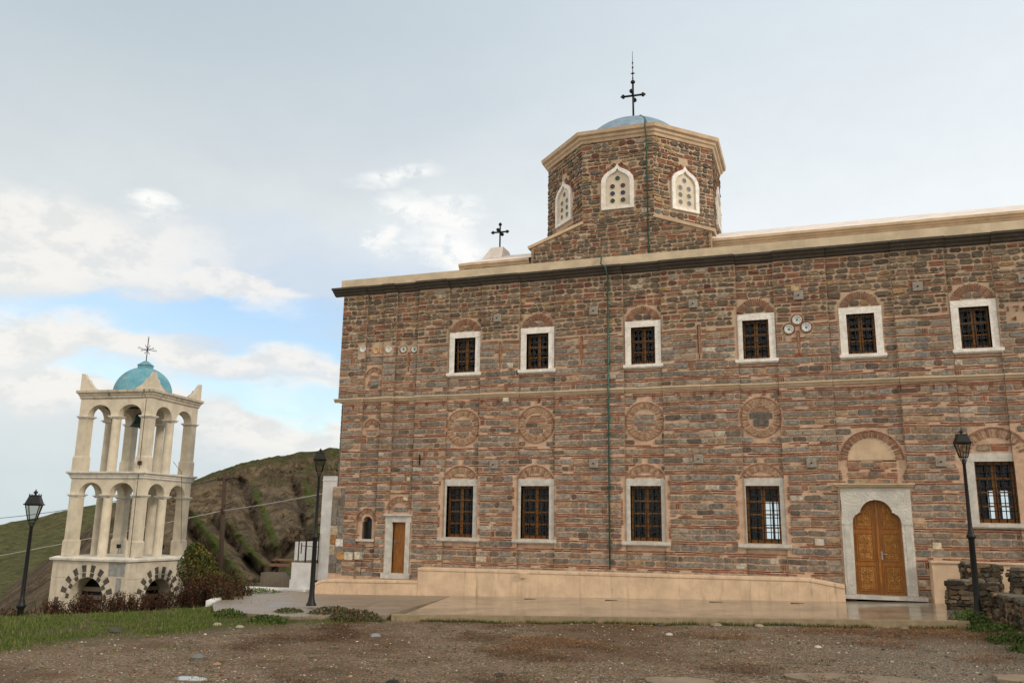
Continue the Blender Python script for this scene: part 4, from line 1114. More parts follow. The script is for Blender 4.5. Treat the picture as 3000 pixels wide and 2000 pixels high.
# glazed bowls
def bowl(x, z, r, mats):
    mb = MB(); y = YF+off(x)
    rows = [[(x+rr_*cos(2*pi*j/20), y-d, z+rr_*sin(2*pi*j/20)) for j in range(20)] for rr_, d in ((r, -.01), (r, .035), (r*.9, .035), (r*.62, .015), (r*.5, .008), (.004, .008))]
    mb.grid(rows, 0, True)
    if len(mats) > 1:
        for k in range(8):
            a = 2*pi*k/8; c = (x+r*.74*cos(a), z+r*.74*sin(a)); mb.box(c[0]-.012, c[0]+.012, y-.028, y-.02, c[1]-.012, c[1]+.012, 1)
        mb.grid([[(x+rr_*cos(2*pi*j/8), y-d, z+rr_*sin(2*pi*j/8)) for j in range(8)] for rr_, d in ((.04, .009), (.036, .013), (.001, .014))], 1, True)
    part(mb, 'ceramic_bowl', mats)
for i, (x, z) in enumerate(BOWL): bowl(x, z, .115 if i < 2 else .11, [M_BOWL] if i < 2 else [M_BOWL, M_BOWLG])
for x, z in BOWLC: bowl(x, z, .12, [M_BOWLC])
for i, (x, z) in enumerate(TRI): bowl(x, z, .135, [M_BOWL, M_BOWLB if i == 2 else M_BOWLG])
# iron hook
mb = MB(); mb.tube([(-12.35, YF-.03, 1.9), (-12.35, YF-.05, 2.2), (-12.33, YF-.09, 2.24)], .02, 6); part(mb, 'hook', M_IRON)
mb = MB(); mb.tube([(-14.30, YF-.03, -.65), (-14.36, YF-.03, -1.7)], .014, 6); part(mb, 'drain_rod', M_GREEN)

# plastered benches along the foot of the wall
def bench(name, x0, x1, zt0, zt1, y0, lip=.03, rend=False, lend=False, label=None):
    mb = MB(); n = 14; rows = []
    for k in range(n+1):
        x = x0+(x1-x0)*k/n; zt = zt0+(zt1-zt0)*k/n
        if rend: zt -= .16*ss(x1-.45, x1, x)**3
        if lend: zt -= .10*ss(x0+.5, x0, x)**3
        b_ = zp(x)-.15; w_ = .012*noise.noise(Vector((x*2, 0, 0)))
        rows.append([(x, y0, b_), (x, y0+w_, zt-.10), (x, y0-.02+w_, zt-.08), (x, y0-.02, zt-.015), (x, y0+.02, zt), (x, YF-.002, zt+.005)])
    mb.grid(rows, 0, False, False); mb.face(rows[0]); mb.face(rows[-1][::-1])
    return part(mb, name, M_BENCH, label)
bench('wall_bench', -12.05, .62, -1.36, -1.29, 25.5, rend=True, label='long low peach-plastered bench along the foot of the wall')
bench('wall_bench', -15.75, -12.06, -1.84, -1.76, 25.48, lend=True, label='lower western piece of the plastered wall bench')
mb = MB()
b0 = zp(2.9)-.2; mb.box(2.78, 9.5, 25.35, 25.99, b0, -.80); mb.box(2.76, 9.5, 25.31, 25.99, -.797, -.755)
mb.box(2.79, 3.4, 25.0, 25.348, b0, -1.0) if False else None
part(mb, 'wall_bench', M_BENCH, 'taller plastered bench right of the main door')
mb = MB(); mb.box(-8.62, -8.40, 25.40, 25.5, -1.52, -1.42); mb.box(-8.60, -8.42, 25.40, 25.5, -1.56, -1.52); part(mb, 'bench_spout', M_PLASTER)

# ------------------------------------------------------------------ bell tower
TC = Vector((-26.06, 28.0, 0)); TH_ = .901; A_ = 2.304/sqrt(2)       # half side of the columns' outline
tower = thing('bell_tower', 'two-storey open arcaded bell tower with a teal dome and broken corner horns', 'bell tower', (TC.x, TC.y, -3.4))
tinv = Matrix.Translation(-Vector(tower.location))
RZ = Matrix.Translation(TC) @ Matrix.Rotation(TH_-pi/4, 4, 'Z')
# local frame: square sides along local x and y; the near corner is (+A,-A)
def tpart(mb, name, mats, label=None):
    o = mb.build(name, mats, tower); o.matrix_parent_inverse = tinv @ RZ
    if label: o['label'] = label
    return o
def tsub(mb, name, mats, p): 
    o = mb.build(name, mats, p); return o
def sqring(mb, prof, mat=0, cap=True):
    rows = [[(-h, -h, z), (h, -h, z), (h, h, z), (-h, h, z)] for h, z in prof]
    mb.grid(rows, mat, True, False)
    if cap: mb.face(rows[0][::-1], mat); mb.face(rows[-1], mat)
def column(mb, x, y, zb, zc, hc, hm, corner):
    h = hc if corner else hm
    if corner: 
        mb.box(x-h-.035, x+h+.035, y-h-.035, y+h+.035, zb, zb+.55); 
        mb.grid([[(x+a*(h+.035), y+b*(h+.035), zb+.55) for a, b in ((-1, -1), (1, -1), (1, 1), (-1, 1))], [(x+a*h, y+b*h, zb+.62) for a, b in ((-1, -1), (1, -1), (1, 1), (-1, 1))]], 0, True, False)
    if corner: mb.box(x-h, x+h, y-h, y+h, zb, zc-.02)
    else: mb.lathe([(h*1.12, zb), (h*1.12, zb+.04), (h*1.06, zb+.05), (h*1.02, zc-.02)], (x, y, 0), 20)
def capital(mb, x, y, h, zc):
    for g, a, b in ((.02, -.10, -.075), (.04, -.075, -.04), (.075, -.04, 0.0)): mb.box(x-h-g, x+h+g, y-h-g, y+h+g, zc+a, zc+b)
def arcade(zb, zc, zcr, zt):
    # zb floor, zc springing, zcr crown, zt underside of cornice
    hc, hm = .19, .165; e = A_-.035-hc
    pos = [(sx_*e, sy_*e, True) for sx_ in (-1, 1) for sy_ in (-1, 1)]+[(0, -e, 0), (0, e, 0), (-e, 0, 0), (e, 0, 0)]
    for x, y, cn in pos:
        mb = MB(); column(mb, x, y, zb, zc-.09, hc, hm, cn); col_ = tpart(mb, 'column', M_TOWER)
        mb = MB(); capital(mb, x, y, hc if cn else hm, zc); tsub(mb, 'capital', M_TRIM, col_)
    mb = MB(); inn = hm; w0, w1 = hm, e-hc; R = (w1-w0)/2; cx = (w0+w1)/2; hz = zcr-zc
    # wall above the arches, one panel a side, thickness from e-hm to e+hc
    for k in range(4):
        a = k*pi/2; N = Vector((sin(a), -cos(a), 0)); U = Vector((cos(a), sin(a), 0))
        poly = [(-e-hc, zc)]
        arc = lambda c: [(c+R*cos(pi-pi*j/14), zc+hz*sin(pi-pi*j/14)) for j in range(15)]
        seg = []
        for c in (-cx, cx): seg += arc(c)
        # build as quads: underside strips between arch curve and top
        top = zt
        xs_ = [-e-hc]+[p[0] for p in seg]+[e+hc]; zs_ = [zc]+[p[1] for p in seg]+[zc]
        L = len(xs_)
        def add(d):
            for i in range(L-1):
                if abs(xs_[i+1]-xs_[i]) < 1e-6: continue
                q = [(xs_[i], zs_[i]), (xs_[i+1], zs_[i+1]), (xs_[i+1], top), (xs_[i], top)]
                mb.face([N*d+U*u_+UZ*z_ for u_, z_ in q], 0)
        add(e+hc-.012); add(e-hm)
        for i in range(L-1):
            mb.face([N*(e+hc-.012)+U*xs_[i]+UZ*zs_[i], N*(e+hc-.012)+U*xs_[i+1]+UZ*zs_[i+1], N*(e-hm)+U*xs_[i+1]+UZ*zs_[i+1], N*(e-hm)+U*xs_[i]+UZ*zs_[i]], 0)
    # raised corner pilaster strips
    for sx_, sy_ in ((-1, -1), (1, -1), (1, 1), (-1, 1)):
        mb.box(sx_*e-hc, sx_*e+hc, sy_*e-hc, sy_*e+hc, zc+.002, zt-.002)
    tpart(mb, 'arcade', M_TOWER)
arcade(-1.40, .93, 1.38, 1.53); arcade(1.80, 3.98, 4.42, 4.66)
mb = MB(); sqring(mb, [(A_-.04, 1.50), (A_-.02, 1.53), (A_+.02, 1.56), (A_+.02, 1.61), (A_+.05, 1.65), (A_+.05, 1.68), (A_+.13, 1.74), (A_+.13, 1.80)], 0); tpart(mb, 'cornice', M_TRIM)
mb = MB(); sqring(mb, [(A_-.04, 4.64), (A_-.02, 4.66), (A_+.01, 4.70), (A_+.01, 4.76), (A_+.05, 4.80), (A_+.05, 4.84), (A_+.12, 4.90), (A_+.12, 4.99)], 0); tpart(mb, 'cornice', M_WORN, 'crumbling weathered top cornice')
# broken horns on the four corners
for sx_, sy_ in ((-1, -1), (1, -1), (1, 1), (-1, 1)):
    mb = MB(); rnd = random.Random(sx_*3+sy_+9)
    E = A_+.02
    steps = [(0, .70), (.12, .66), (.20, .55), (.27, .46), (.36, .42), (.42, .30), (.52, .25), (.60, .14), (.72, .09), (.82, 0)]
    steps = [(a+rnd.uniform(-.02, .02) if 0 < a < .8 else a, b+rnd.uniform(-.03, .03) if b else 0) for a, b in steps]
    for (ax, ay) in ((1, 0), (0, 1)):
        s0 = 0 if ax else .151
        U = Vector((-sx_*ax, -sy_*ay, 0)); N = Vector((sx_*(1-ax), sy_*(1-ay), 0))
        zz0 = 0
        mb.prism([(s0, 0)]+[(a, b) for a, b in steps if a > s0][::-1]+[(s0, .66 if s0 else .70)], Vector((sx_*E, sy_*E, 4.985)), U, UZ, N, -.15, 0, 0)
    o = tpart(mb, 'corner_horn', M_TOWER)
mb = MB(); Rr = 1.14
mb.lathe([(Rr*1.0, 4.96)]+[(Rr*cos(a), 5.06+1.12*sin(a)) for a in [pi/2*k/16 for k in range(16)]]+[(.01, 6.18)], (0, 0, 0), 36)
dome = tpart(mb, 'dome', M_TEAL, 'hemispherical dome in flaking teal paint')
mb = MB(); mb.box(-.22, .22, -.22, .22, 6.12, 6.27); mb.grid([[(-.25, -.25, 6.27), (.25, -.25, 6.27), (.25, .25, 6.27), (-.25, .25, 6.27)], [(-.16, -.16, 6.36), (.16, -.16, 6.36), (.16, .16, 6.36), (-.16, .16, 6.36)], [(-.05, -.05, 6.46), (.05, -.05, 6.46), (.05, .05, 6.46), (-.05, .05, 6.46)]], 0, True, False)
tsub(mb, 'finial', M_TEAL, dome)
mb = MB(); zc_ = 6.95
mb.tube([(0, 0, 6.42), (0, 0, 7.42)], .018, 6)
for a in (0, pi/2):
    d = Vector((cos(a-.35), sin(a-.35), 0))
    mb.tube([Vector((0, 0, zc_))-d*.36, Vector((0, 0, zc_))+d*.36], .013, 6)
    for s_ in (-1, 1):
        c = Vector((0, 0, zc_))+d*.36*s_; mb.tube([c+d*s_*.03+UZ*.03, c+d*s_*.09, c+d*s_*.03-UZ*.03], .008, 5); mb.tube([c, c+UZ*.04, c+d*s_*.05+UZ*.05], .008, 5)
        for q in (-1, 1): mb.tube([(0, 0, zc_), Vector((0, 0, zc_))+d*s_*.13+UZ*q*.19], .007, 5)
mb.tube([(0, 0, 7.42), (-.035, 0, 7.46), (0, 0, 7.51), (.035, 0, 7.46), (0, 0, 7.42)], .009, 5)
tpart(mb, 'cross', M_IRON)
# bells
def bell(mb, x, y, z, s):
    mb.lathe([(.02, .42*s), (.12*s, .40*s), (.17*s, .34*s), (.19*s, .18*s), (.24*s, .06*s), (.32*s, -.04*s), (.30*s, -.05*s), (.2*s, .03*s)], (x, y, z), 20)
    mb.tube([(x, y, z+.4*s), (x, y, z+.62*s)], .02, 6); mb.lathe([(.01, -.12*s), (.04*s, -.08*s), (.03*s, 0), (.01, .2*s)], (x, y, z), 8)
mb = MB(); bell(mb, .35, -.45, 3.72, 1.15); mb.box(-1.4, 1.4, -.49, -.41, 4.40, 4.48); tpart(mb, 'bell', M_BRONZE, 'large dark bell in the upper arcade')
mb = MB(); bell(mb, .5, -.3, 1.22, .5); tpart(mb, 'bell', M_IRON, 'small dark bell under the lower arcade ceiling')
mb = MB()
for x, y in ((-.95, .80), (.95, .95)): mb = MB(); mb.tube([(x, y, -1.4), (x, y, -1.15)], .012, 5); mb.box(x-.07, x+.07, y-.05, y+.05, -1.16, -1.0); tpart(mb, 'floodlight', M_IRON)
mb = MB(); e = A_+.02
for z0, z1 in ((-3.2, -1.3), (-1.3, 1.7), (1.9, 4.6)): mb.tube([(e-.22, -e-.04, z0), (e-.22, -e-.04, z1)], .012, 5)
mb.box(e-.28, e-.16, -e-.09, -e, 2.05, 2.2); mb.tube([(e+.03, e*.05, 2.3), (e+.06, e*.4, 1.9), (e+.12, e*.45, 1.0), (e+.10, e*.62, -.9)], .010, 5)
tpart(mb, 'cable', M_IRONR)
# pedestal, a little turned against the storeys
PM = Matrix.Rotation(radians(-6.5), 4, 'Z'); PA_ = 1.78
def pbox(h, z): return [PM @ Vector((a*h+.03, b*h-.05, z)) for a, b in ((-1, -1), (1, -1), (1, 1), (-1, 1))]
mb = MB(); mb.grid([pbox(PA_+.02, -1.58), pbox(PA_+.10, -1.55), pbox(PA_+.11, -1.48), pbox(PA_-.03, -1.42), pbox(PA_-.10, -1.40)], 0, True, False); mb.face(pbox(PA_-.10, -1.40)); mb.face(pbox(PA_+.02, -1.58)[::-1])
tpart(mb, 'ledge', M_TRIM)
mb = MB(); M_BLOCK = material('pedestal_marble_blocks', plaster_fn((.56, .50, .40), (.28, .25, .20), .6), .85)
M_BDARK = simple('dark_pedestal_block', (.075, .07, .06), .9, 0, .2, .3, 8, .3); M_GREYB = simple('grey_slate_block', (.26, .26, .25), .85, 0, .2, .2, 6, .3)
zb_, zt_ = -4.2, -1.57
for k in range(4):
    a = k*pi/2-radians(6.5); N = Vector((sin(a), -cos(a), 0)); U = Vector((cos(a), sin(a), 0)); O = PM @ Vector((.03, -.05, 0))+N*PA_
    R = .80 if k % 2 == 0 else .72; zc = -2.95; 
    vis = k in (0, 1)
    if not vis:
        mb.face([O-U*PA_+UZ*zb_, O+U*PA_+UZ*zb_, O+U*PA_+UZ*zt_, O-U*PA_+UZ*zt_], 0); continue
    arc = [(R*cos(pi-pi*j/18), zc+R*sin(pi-pi*j/18)) for j in range(19)]
    xs_ = [-PA_, -R]+[p[0] for p in arc]+[R, PA_]; zs_ = [zb_, zb_]+[p[1] for p in arc]+[zb_, zb_]
    for i in range(len(xs_)-1):
        if abs(xs_[i]-xs_[i+1]) < 1e-6: continue
        mb.face([O+U*xs_[i]+UZ*zs_[i], O+U*xs_[i+1]+UZ*zs_[i+1], O+U*xs_[i+1]+UZ*zt_, O+U*xs_[i]+UZ*zt_], 0)
    for i in range(len(xs_)-1):
        mb.face([O+U*xs_[i]+UZ*zs_[i], O+U*xs_[i+1]+UZ*zs_[i+1], O+U*xs_[i+1]+UZ*zs_[i+1]-N*.6, O+U*xs_[i]+UZ*zs_[i]-N*.6], 0)
    Pq = Wall(mb, lambda u, z, n, O=O, U=U, N=N: O+U*u+UZ*z+N*n)
    nf = 21
    for rad0, rad1, n_, ph in ((R+.20, R+.46, 17, 0), (R+.015, R+.175, 15, 1)):
        for j in range(n_):
            t0 = pi*(j+.04)/n_; t1 = pi*(j+.96)/n_
            pts = [(rad0*cos(t0), zc+rad0*sin(t0)), (rad1*cos(t0), zc+rad1*sin(t0)), (rad1*cos(t1), zc+rad1*sin(t1)), (rad0*cos(t1), zc+rad0*sin(t1))]
            f0 = len(mb.f); Pq.poly(pts, .012, None, .004)
            for q in range(f0, len(mb.f)): mb.m[q] = 1 if (j+ph) % 2 else 0
    for (u0, u1, z0, z1, m_) in ((.95, 1.72, -2.10, -1.62, 2), (-1.7, -.9, -2.2, -1.62, 0), (1.35, 1.6, -2.75, -2.15, 2), (-1.75, -1.35, -3.0, -2.25, 0), (1.62, 1.76, -3.5, -2.8, 1), (-1.5, -1.3, -3.3, -2.9, 1), (-.85, .0, -1.66, -1.60, 0)):
        f0 = len(mb.f); Pq.stone(u0, u1, z0, z1, .01, None, .05, .003)
        for q in range(f0, len(mb.f)): mb.m[q] = m_
mb.face(pbox(PA_, zt_))
tpart(mb, 'pedestal', [M_BLOCK, M_BDARK, M_GREYB], 'pale marble block pedestal with striped dark and white arches')
mb = MB()
for k in (0, 1):
    a = k*pi/2-radians(6.5); N = Vector((sin(a), -cos(a), 0)); U = Vector((cos(a), sin(a), 0)); O = PM @ Vector((.03, -.05, 0))+N*(PA_-.5)
    for z in (-2.7, -3.0, -3.3): mb.prism([(-1.1, z), (1.1, z), (1.1, z+.16), (-1.1, z+.16)], O, U, UZ, N, -.06, 0, 0)
    mb.prism([(-1.2, -4), (1.2, -4), (1.2, -2.0), (-1.2, -2.0)], O-N*.25, U, UZ, N, -.05, 0, 1)
tpart(mb, 'arch_boarding', [M_CONC, M_IRON])

# ------------------------------------------------------------------ street lamps
def make_lamp():
    root = thing('street_lamp', 'x', 'street lamp', (0, 0, 0), 'black lantern street lamps')
    mb = MB()
    mb.lathe([(.14, 0), (.14, .03), (.10, .10), (.075, .25), (.068, .45), (.062, 1.74), (.075, 1.76), (.10, 1.80), (.10, 1.83), (.07, 1.87), (.072, 1.90), (.05, 1.96), (.045, 2.06), (.034, 3.44), (.045, 3.46), (.05, 3.49), (.034, 3.52), (.026, 3.56)], (0, 0, 0), 16)
    mb.build('pole', M_IRON, root)
    mb = MB()
    for k in range(4):
        a = pi/4+k*pi/2; d = Vector((cos(a), sin(a), 0)); mb.tube([UZ*3.50+d*.025, UZ*3.52+d*.065, UZ*3.56+d*.075, UZ*3.60+d*.09], .009, 6)
    hb, ht, z0, z1 = .072, .140, 3.60, 3.92
    def sq(h, z): return [Vector((a*h, b*h, z)) for a, b in ((-1, -1), (1, -1), (1, 1), (-1, 1))]
    lo_, hi_ = sq(hb, z0), sq(ht, z1)
    for k in range(4): mb.tube([lo_[k], hi_[k]], .011, 5); mb.tube([lo_[k], lo_[(k+1) % 4]], .011, 5); mb.tube([hi_[k], hi_[(k+1) % 4]], .013, 5)
    frm = mb.build('lantern', M_IRON, root)
    mb = MB(); mb.grid([sq(hb-.005, z0), sq(ht-.007, z1)], 0, True, False); mb.face(sq(hb-.005, z0+.002)); mb.build('lamp_glass', M_LAMPGLASS, frm)
    mb = MB(); mb.grid([sq(ht+.035, z1), sq(ht+.038, z1+.02), sq(ht+.015, z1+.03), sq(.10, z1+.19), sq(.107, z1+.195), sq(.104, z1+.21), sq(.04, z1+.22)], 0, True, False); mb.face(sq(ht+.035, z1)[::-1]); mb.face(sq(.04, z1+.22))
    mb.lathe([(.026, z1+.21), (.02, z1+.24), (.052, z1+.265), (.042, z1+.285), (.02, z1+.30), (.01, z1+.33), (.001, z1+.34)], (0, 0, 0), 10)
    for a, b in ((-1, -1), (1, -1), (1, 1), (-1, 1)): mb.lathe([(.014, z1+.20), (.010, z1+.235), (.001, z1+.245)], (a*.092, b*.092, 0), 6)
    mb.build('lantern_roof', M_IRON, root)
    return root
lamp = make_lamp(); LSC = [(3.275, 22.1, -1.90, .995, .15), (-12.82, 20.6, -2.17, .98, .42), (-20.95, 18.82, -4.74, 1.30, .6)]
LBL = ['tall black lantern lamp post beside the main door and the dry-stone wall', 'black lantern lamp post at the west corner of the church by the concrete path', 'black lantern lamp post left of the bell tower on the grassy bank']
for i, (x, y, z, s, rz) in enumerate(LSC):
    o = lamp if i == 0 else copy_tree(lamp)
    o.location = (x, y, z); o.rotation_euler.z = rz; o.scale = (s, s, s); o['label'] = LBL[i]

# ------------------------------------------------------------------ white outbuilding, railings, kerbs
ob = thing('white_outbuilding', 'small whitewashed building and stair blocks behind the west corner of the church', 'building', (-17, 27.4, -2.4))
def opart(mb, name, mats, root=ob, label=None):
    o = mb.build(name, mats, root); o.matrix_parent_inverse = Matrix.Translation(-Vector(root.location))
    if label: o['label'] = label
    return o
mb = MB(); mb.box(-16.62, -15.7, 27.0, 29.0, -2.5, 1.62); mb.box(-16.63, -15.7, 26.98, 29.0, 1.45, 1.50); opart(mb, 'wall', M_WHITE)
mb = MB(); mb.box(-17.60, -16.63, 26.85, 28.2, -2.6, -1.40); mb.box(-17.63, -16.63, 26.83, 28.2, -2.6, -1.98); mb.box(-18.40, -16.63, 28.21, 29.4, -2.6, -.72); opart(mb, 'stair_block', M_WHITE)
mb = MB(); mb.box(-17.58, -16.64, 26.88, 28.15, -1.398, -1.35); opart(mb, 'landing', M_CONC)
mb = MB()
P_ = [(-17.45, 27.0), (-17.09, 26.9), (-16.62, 26.95)]
for i, (x, y) in enumerate(P_): mb.tube([(x, y, -1.40), (x, y, -.42)], .022 if i != 1 else .03, 6)
mb.tube([(-17.52, 27.0, -.41), (-16.60, 26.95, -.40)], .025, 6); mb.tube([(-17.33, 26.98, -.82), (-16.64, 26.95, -.85)], .012, 5); mb.tube([(-17.33, 26.98, -.72), (-17.33, 26.98, -1.1)], .02, 5)
mb.tube([(-17.58, 27.0, -1.33), (-17.09, 26.9, -1.38), (-16.62, 26.95, -1.32)], .012, 5)
opart(mb, 'railing', M_IRONR)
pg = thing('timber_beams', 'reddish timber beams on posts beside the whitewashed stair', 'pergola', (-20, 30, -2.6))
mb = MB(); mb.box(-20.42, -19.40, 29.95, 30.1, -1.52, -1.44); opart(mb, 'beam', M_BEAM, pg)
mb = MB(); mb.box(-20.52, -19.52, 29.7, 29.85, -1.72, -1.62); opart(mb, 'beam', M_BEAM, pg)
mb = MB(); mb.box(-20.36, -20.26, 29.9, 30.0, -3.2, -1.5); mb.box(-19.86, -19.50, 29.9, 30.0, -2.24, -2.14); opart(mb, 'post', M_OLDWOOD, pg)
mb = MB(); mb.face([(-19.68, 28, -2.75), (-18.12, 28, -2.75), (-18.24, 28, -2.41), (-18.78, 28, -1.84), (-19.66, 28, -1.86)])
n0 = len(mb.f); P_ = [(-19.70, -2.75), (-18.10, -2.75), (-18.24, -2.41), (-18.78, -1.84), (-19.66, -1.86)]
mb = MB(); mb.prism(P_, Vector((0, 28, 0)), UX, UZ, -UY, -.3, 0, 0)
tag(mb.build('concrete_wall', M_CONC), 'dark sloping concrete side wall left of the whitewashed stair', 'wall')
def kerb(name, pts, h, wd, label, mat=M_WHITE):
    mb = MB(); rows = []
    for i, (x, y, z) in enumerate(pts):
        d = Vector(pts[min(i+1, len(pts)-1)])-Vector(pts[max(i-1, 0)]); n = Vector((-d.y, d.x, 0)).normalized()*wd/2; p = Vector((x, y, z))
        rows.append([p-n-UZ*.2, p-n+UZ*h, p+n+UZ*h, p+n-UZ*.2])
    mb.grid(rows, 0, False, False); mb.face(rows[0]); mb.face(rows[-1][::-1])
    return tag(mb.build(name, mat), label, 'kerb')
kerb('white_kerb', [(-16.9, 21.7, zp(-16.9)), (-17.4, 22.7, zp(-17)), (-17.9, 23.8, zp(-17.6)), (-18.8, 25.2, -2.34)], .035, .26, 'long whitewashed kerb edging the path by the bushes', M_WHITE)
kerb('white_kerb', [(-19.6, 27.0, -2.36), (-17.8, 27.2, -2.36), (-16.6, 26.6, -2.32)], .05, .55, 'white painted strip at the foot of the concrete wall', M_WHITE)

# ------------------------------------------------------------------ pole and wires
pole = thing('utility_pole', 'dark weathered wooden utility pole in front of the rocky hill', 'utility pole', (-34.45, 45, -5.2))
mb = MB(); mb.tube([(-34.42, 45, -5.4), (-34.78, 45, 2.92)], [.17, .12], 10); opart(mb, 'pole', M_OLDWOOD, pole)
mb = MB(); mb.tube([(-35.25, 44.9, 2.45), (-33.95, 45.0, 2.62)], .04, 6); mb.tube([(-34.75, 45, 2.55), (-34.0, 44.9, 2.2)], .03, 6)
for x in (-35.2, -34.95, -34.4, -34.05, -33.9): mb.lathe([(.02, 0), (.05, .03), (.03, .08), (.06, .12), (.01, .18)], (x, 44.95, 2.5), 8)
mb.tube([(-34.6, 44.9, .9), (-33.9, 44.9, 1.15)], .03, 6); mb.box(-34.72, -34.5, 44.8, 44.95, .45, .75)
opart(mb, 'crossarm', M_IRONR, pole)
def wire(p, q, sag, r, label, mat=M_IRON):
    p, q = Vector(p), Vector(q); mb = MB(); mb.tube([p+(q-p)*k/16-UZ*sag*4*(k/16)*(1-k/16) for k in range(17)], r, 5)
    return tag(mb.build('cable', mat), label, 'cable')
M_WIREW = simple('pale_cable', (.36, .33, .29), .7)
wire((-34.6, 44.9, .62), (-16.4, 27.5, 1.1), .05, .028, 'pale cable rising from the utility pole to the church corner', M_WIREW)
wire((-34.6, 44.9, .62), (-60.5, 44, -3.9), .15, .028, 'pale cable running left from the utility pole behind the tower', M_WIREW)
wire((-34.0, 44.95, 2.5), (-16.6, 27.6, .47), .2, .014, 'upper thin black cable from the pole to the white wall')
wire((-33.9, 44.95, 2.4), (-16.6, 27.4, .2), .35, .014, 'lower thin black cable from the pole to the white wall')
wire((-34.3, 44.95, 2.2), (-17.3, 27.6, -.30), .5, .012, 'lowest thin black cable sagging towards the railings')
wire((-34.9, 45, 2.6), (-70.7, 60, -.07), .3, .025, 'black cable crossing the hillside to the left edge')

for i, (x, lb) in enumerate(((-8.0, 'leftmost of the dark drain slots in the paving by the long bench'), (-5.6, 'dark drain slot in the paving near the green downpipe'), (-2.7, 'dark drain slot in the paving below the third lower window'), (-.6, 'rightmost of the dark drain slots, nearest the main door'))):
    mb = MB(); mb.box(x-.17, x+.17, 24.55, 24.72, zp(x)-.03, zp(x)+.006); tag(mb.build('drain_slot', M_IRON), lb, 'drain', 'drain slots in the paving')
# ------------------------------------------------------------------ ruined dry-stone walls on the right
def rock_wall(name, pts, top0, top1, zb, th, label, seed):
    random.seed(seed)
    (x0, y0), (x1, y1) = pts; d = Vector((x1-x0, y1-y0, 0)); L = d.length; d.normalize(); N = Vector((d.y, -d.x, 0)); O = Vector((x0, y0, 0))
    mb = MB(); n = 14; rows = []
    for i in range(n+1):
        u = L*i/n; zt = top0+(top1-top0)*i/n+.05*noise.noise(Vector((u*3, seed, 0))); p = O+d*u
        rows.append([p+UZ*zb, p+UZ*zt, p-N*th+UZ*(zt-.02), p-N*th+UZ*zb])
    mb.grid(rows, 0, False, False); mb.face(rows[0]); mb.face(rows[-1][::-1])
    def lay(P, Lw):
        Wq = Wall(mb, P); z = zb
        while z < max(top0, top1):
            h = rc(.05, .15); u = rc(0, .08)
            while u < Lw-.05:
                w_ = min(rc(.12, .42), Lw-u); zt = (top0+(top1-top0)*min(1, u/L))
                if z+h < zt+.03:
                    k = rc(.6, 1.5); c = random.choice([(.075, .058, .038), (.11, .085, .055), (.05, .042, .03), (.16, .125, .085), (.09, .085, .065), (.17, .105, .06)])
                    f0 = len(mb.v); Wq.stone(u, u+w_-.018, z+rc(-.01, .01), z+h-.014, rc(.02, .09), tuple(v*k for v in c), .55, .028)
                u += w_
            z += h
    lay(lambda u, z, n: O+d*u+UZ*z+N*n, L)
    e = O+d*L; lay(lambda u, z, n: e-N*u+UZ*z+d*n, th) if th > .2 else None
    lay(lambda u, z, n: O-N*th+N*u+UZ*z-d*n, th) if th > .2 else None
    # capping stones
    u = 0
    while u < L-.05:
        w_ = min(rc(.2, .5), L-u); zt = top0+(top1-top0)*(u+w_/2)/L
        Wc = Wall(mb, lambda a, b, n, O=O, d=d, N=N, zt=zt: O+d*a-N*b+UZ*(zt+n)); k = rc(.7, 1.4)
        Wc.stone(u, u+w_-.02, .0, th, rc(.02, .06), tuple(v*k for v in random.choice([(.11, .10, .08), (.16, .15, .12)])), .2, .02); u += w_
    return tag(mb.build(name, [simple('earth_core', (.06, .048, .034), .95), M_STONE]), label, 'stone wall', 'ruined dry-stone walls right of the main door')
rock_wall('stone_wall', [(3.35, 24.0), (4.12, 24.0)], -.75, -.80, -2.1, .55, 'stepped dark stone block standing highest behind the right lamp post', 3)
rock_wall('stone_wall', [(2.86, 23.45), (3.95, 23.2)], -1.14, -1.17, -2.1, .5, 'low dark stone wall end at the corner of the wet terrace', 5)
rock_wall('stone_wall', [(3.95, 22.0), (5.2, 21.6)], -.80, -.78, -2.1, .5, 'dark stone pier at the right edge of the picture', 8)
rock_wall('stone_wall', [(3.62, 22.6), (4.05, 14.5)], -1.34, -1.36, -2.2, .6, 'long dry-stone wall running forward along the right edge', 12)
random.seed(99)

# ------------------------------------------------------------------ vegetation
def leafclump(mb, c, rx, ry, rz, n, size, cols, fill=.3):
    for _ in range(n):
        a = rc(0, 2*pi); q = rc(-1, 1); s_ = sqrt(1-q*q); rad = (fill+(1-fill)*random.random()**.5)
        p = Vector((c[0]+rx*rad*s_*cos(a), c[1]+ry*rad*s_*sin(a), c[2]+rz*rad*q))
        u = Vector((rc(-1, 1), rc(-1, 1), rc(-1, 1))).normalized(); v = u.orthogonal().normalized(); s2 = size*rc(.6, 1.4)
        k = rc(.55, 1.45); col = tuple(x*k for x in random.choice(cols))
        mb.face([p-u*s2, p+v*s2*.45, p+u*s2, p-v*s2*.45], 0, col)
def blade(mb, p, h, w_, lean, col):
    a = rc(0, 2*pi); d = Vector((cos(a), sin(a), 0)); n = Vector((-d.y, d.x, 0))*w_; tip = Vector(p)+UZ*h+d*lean*h; mid_ = Vector(p)+UZ*h*.55+d*lean*h*.35
    p = Vector(p); mb.face([p-n, p+n, mid_+n*.6, mid_-n*.6], 0, col); mb.face([mid_-n*.6, mid_+n*.6, tip], 0, col)
GC = [(.055, .105, .015), (.08, .13, .022), (.11, .145, .035), (.14, .15, .05), (.20, .17, .08)]
mb = MB(); cnt = 0
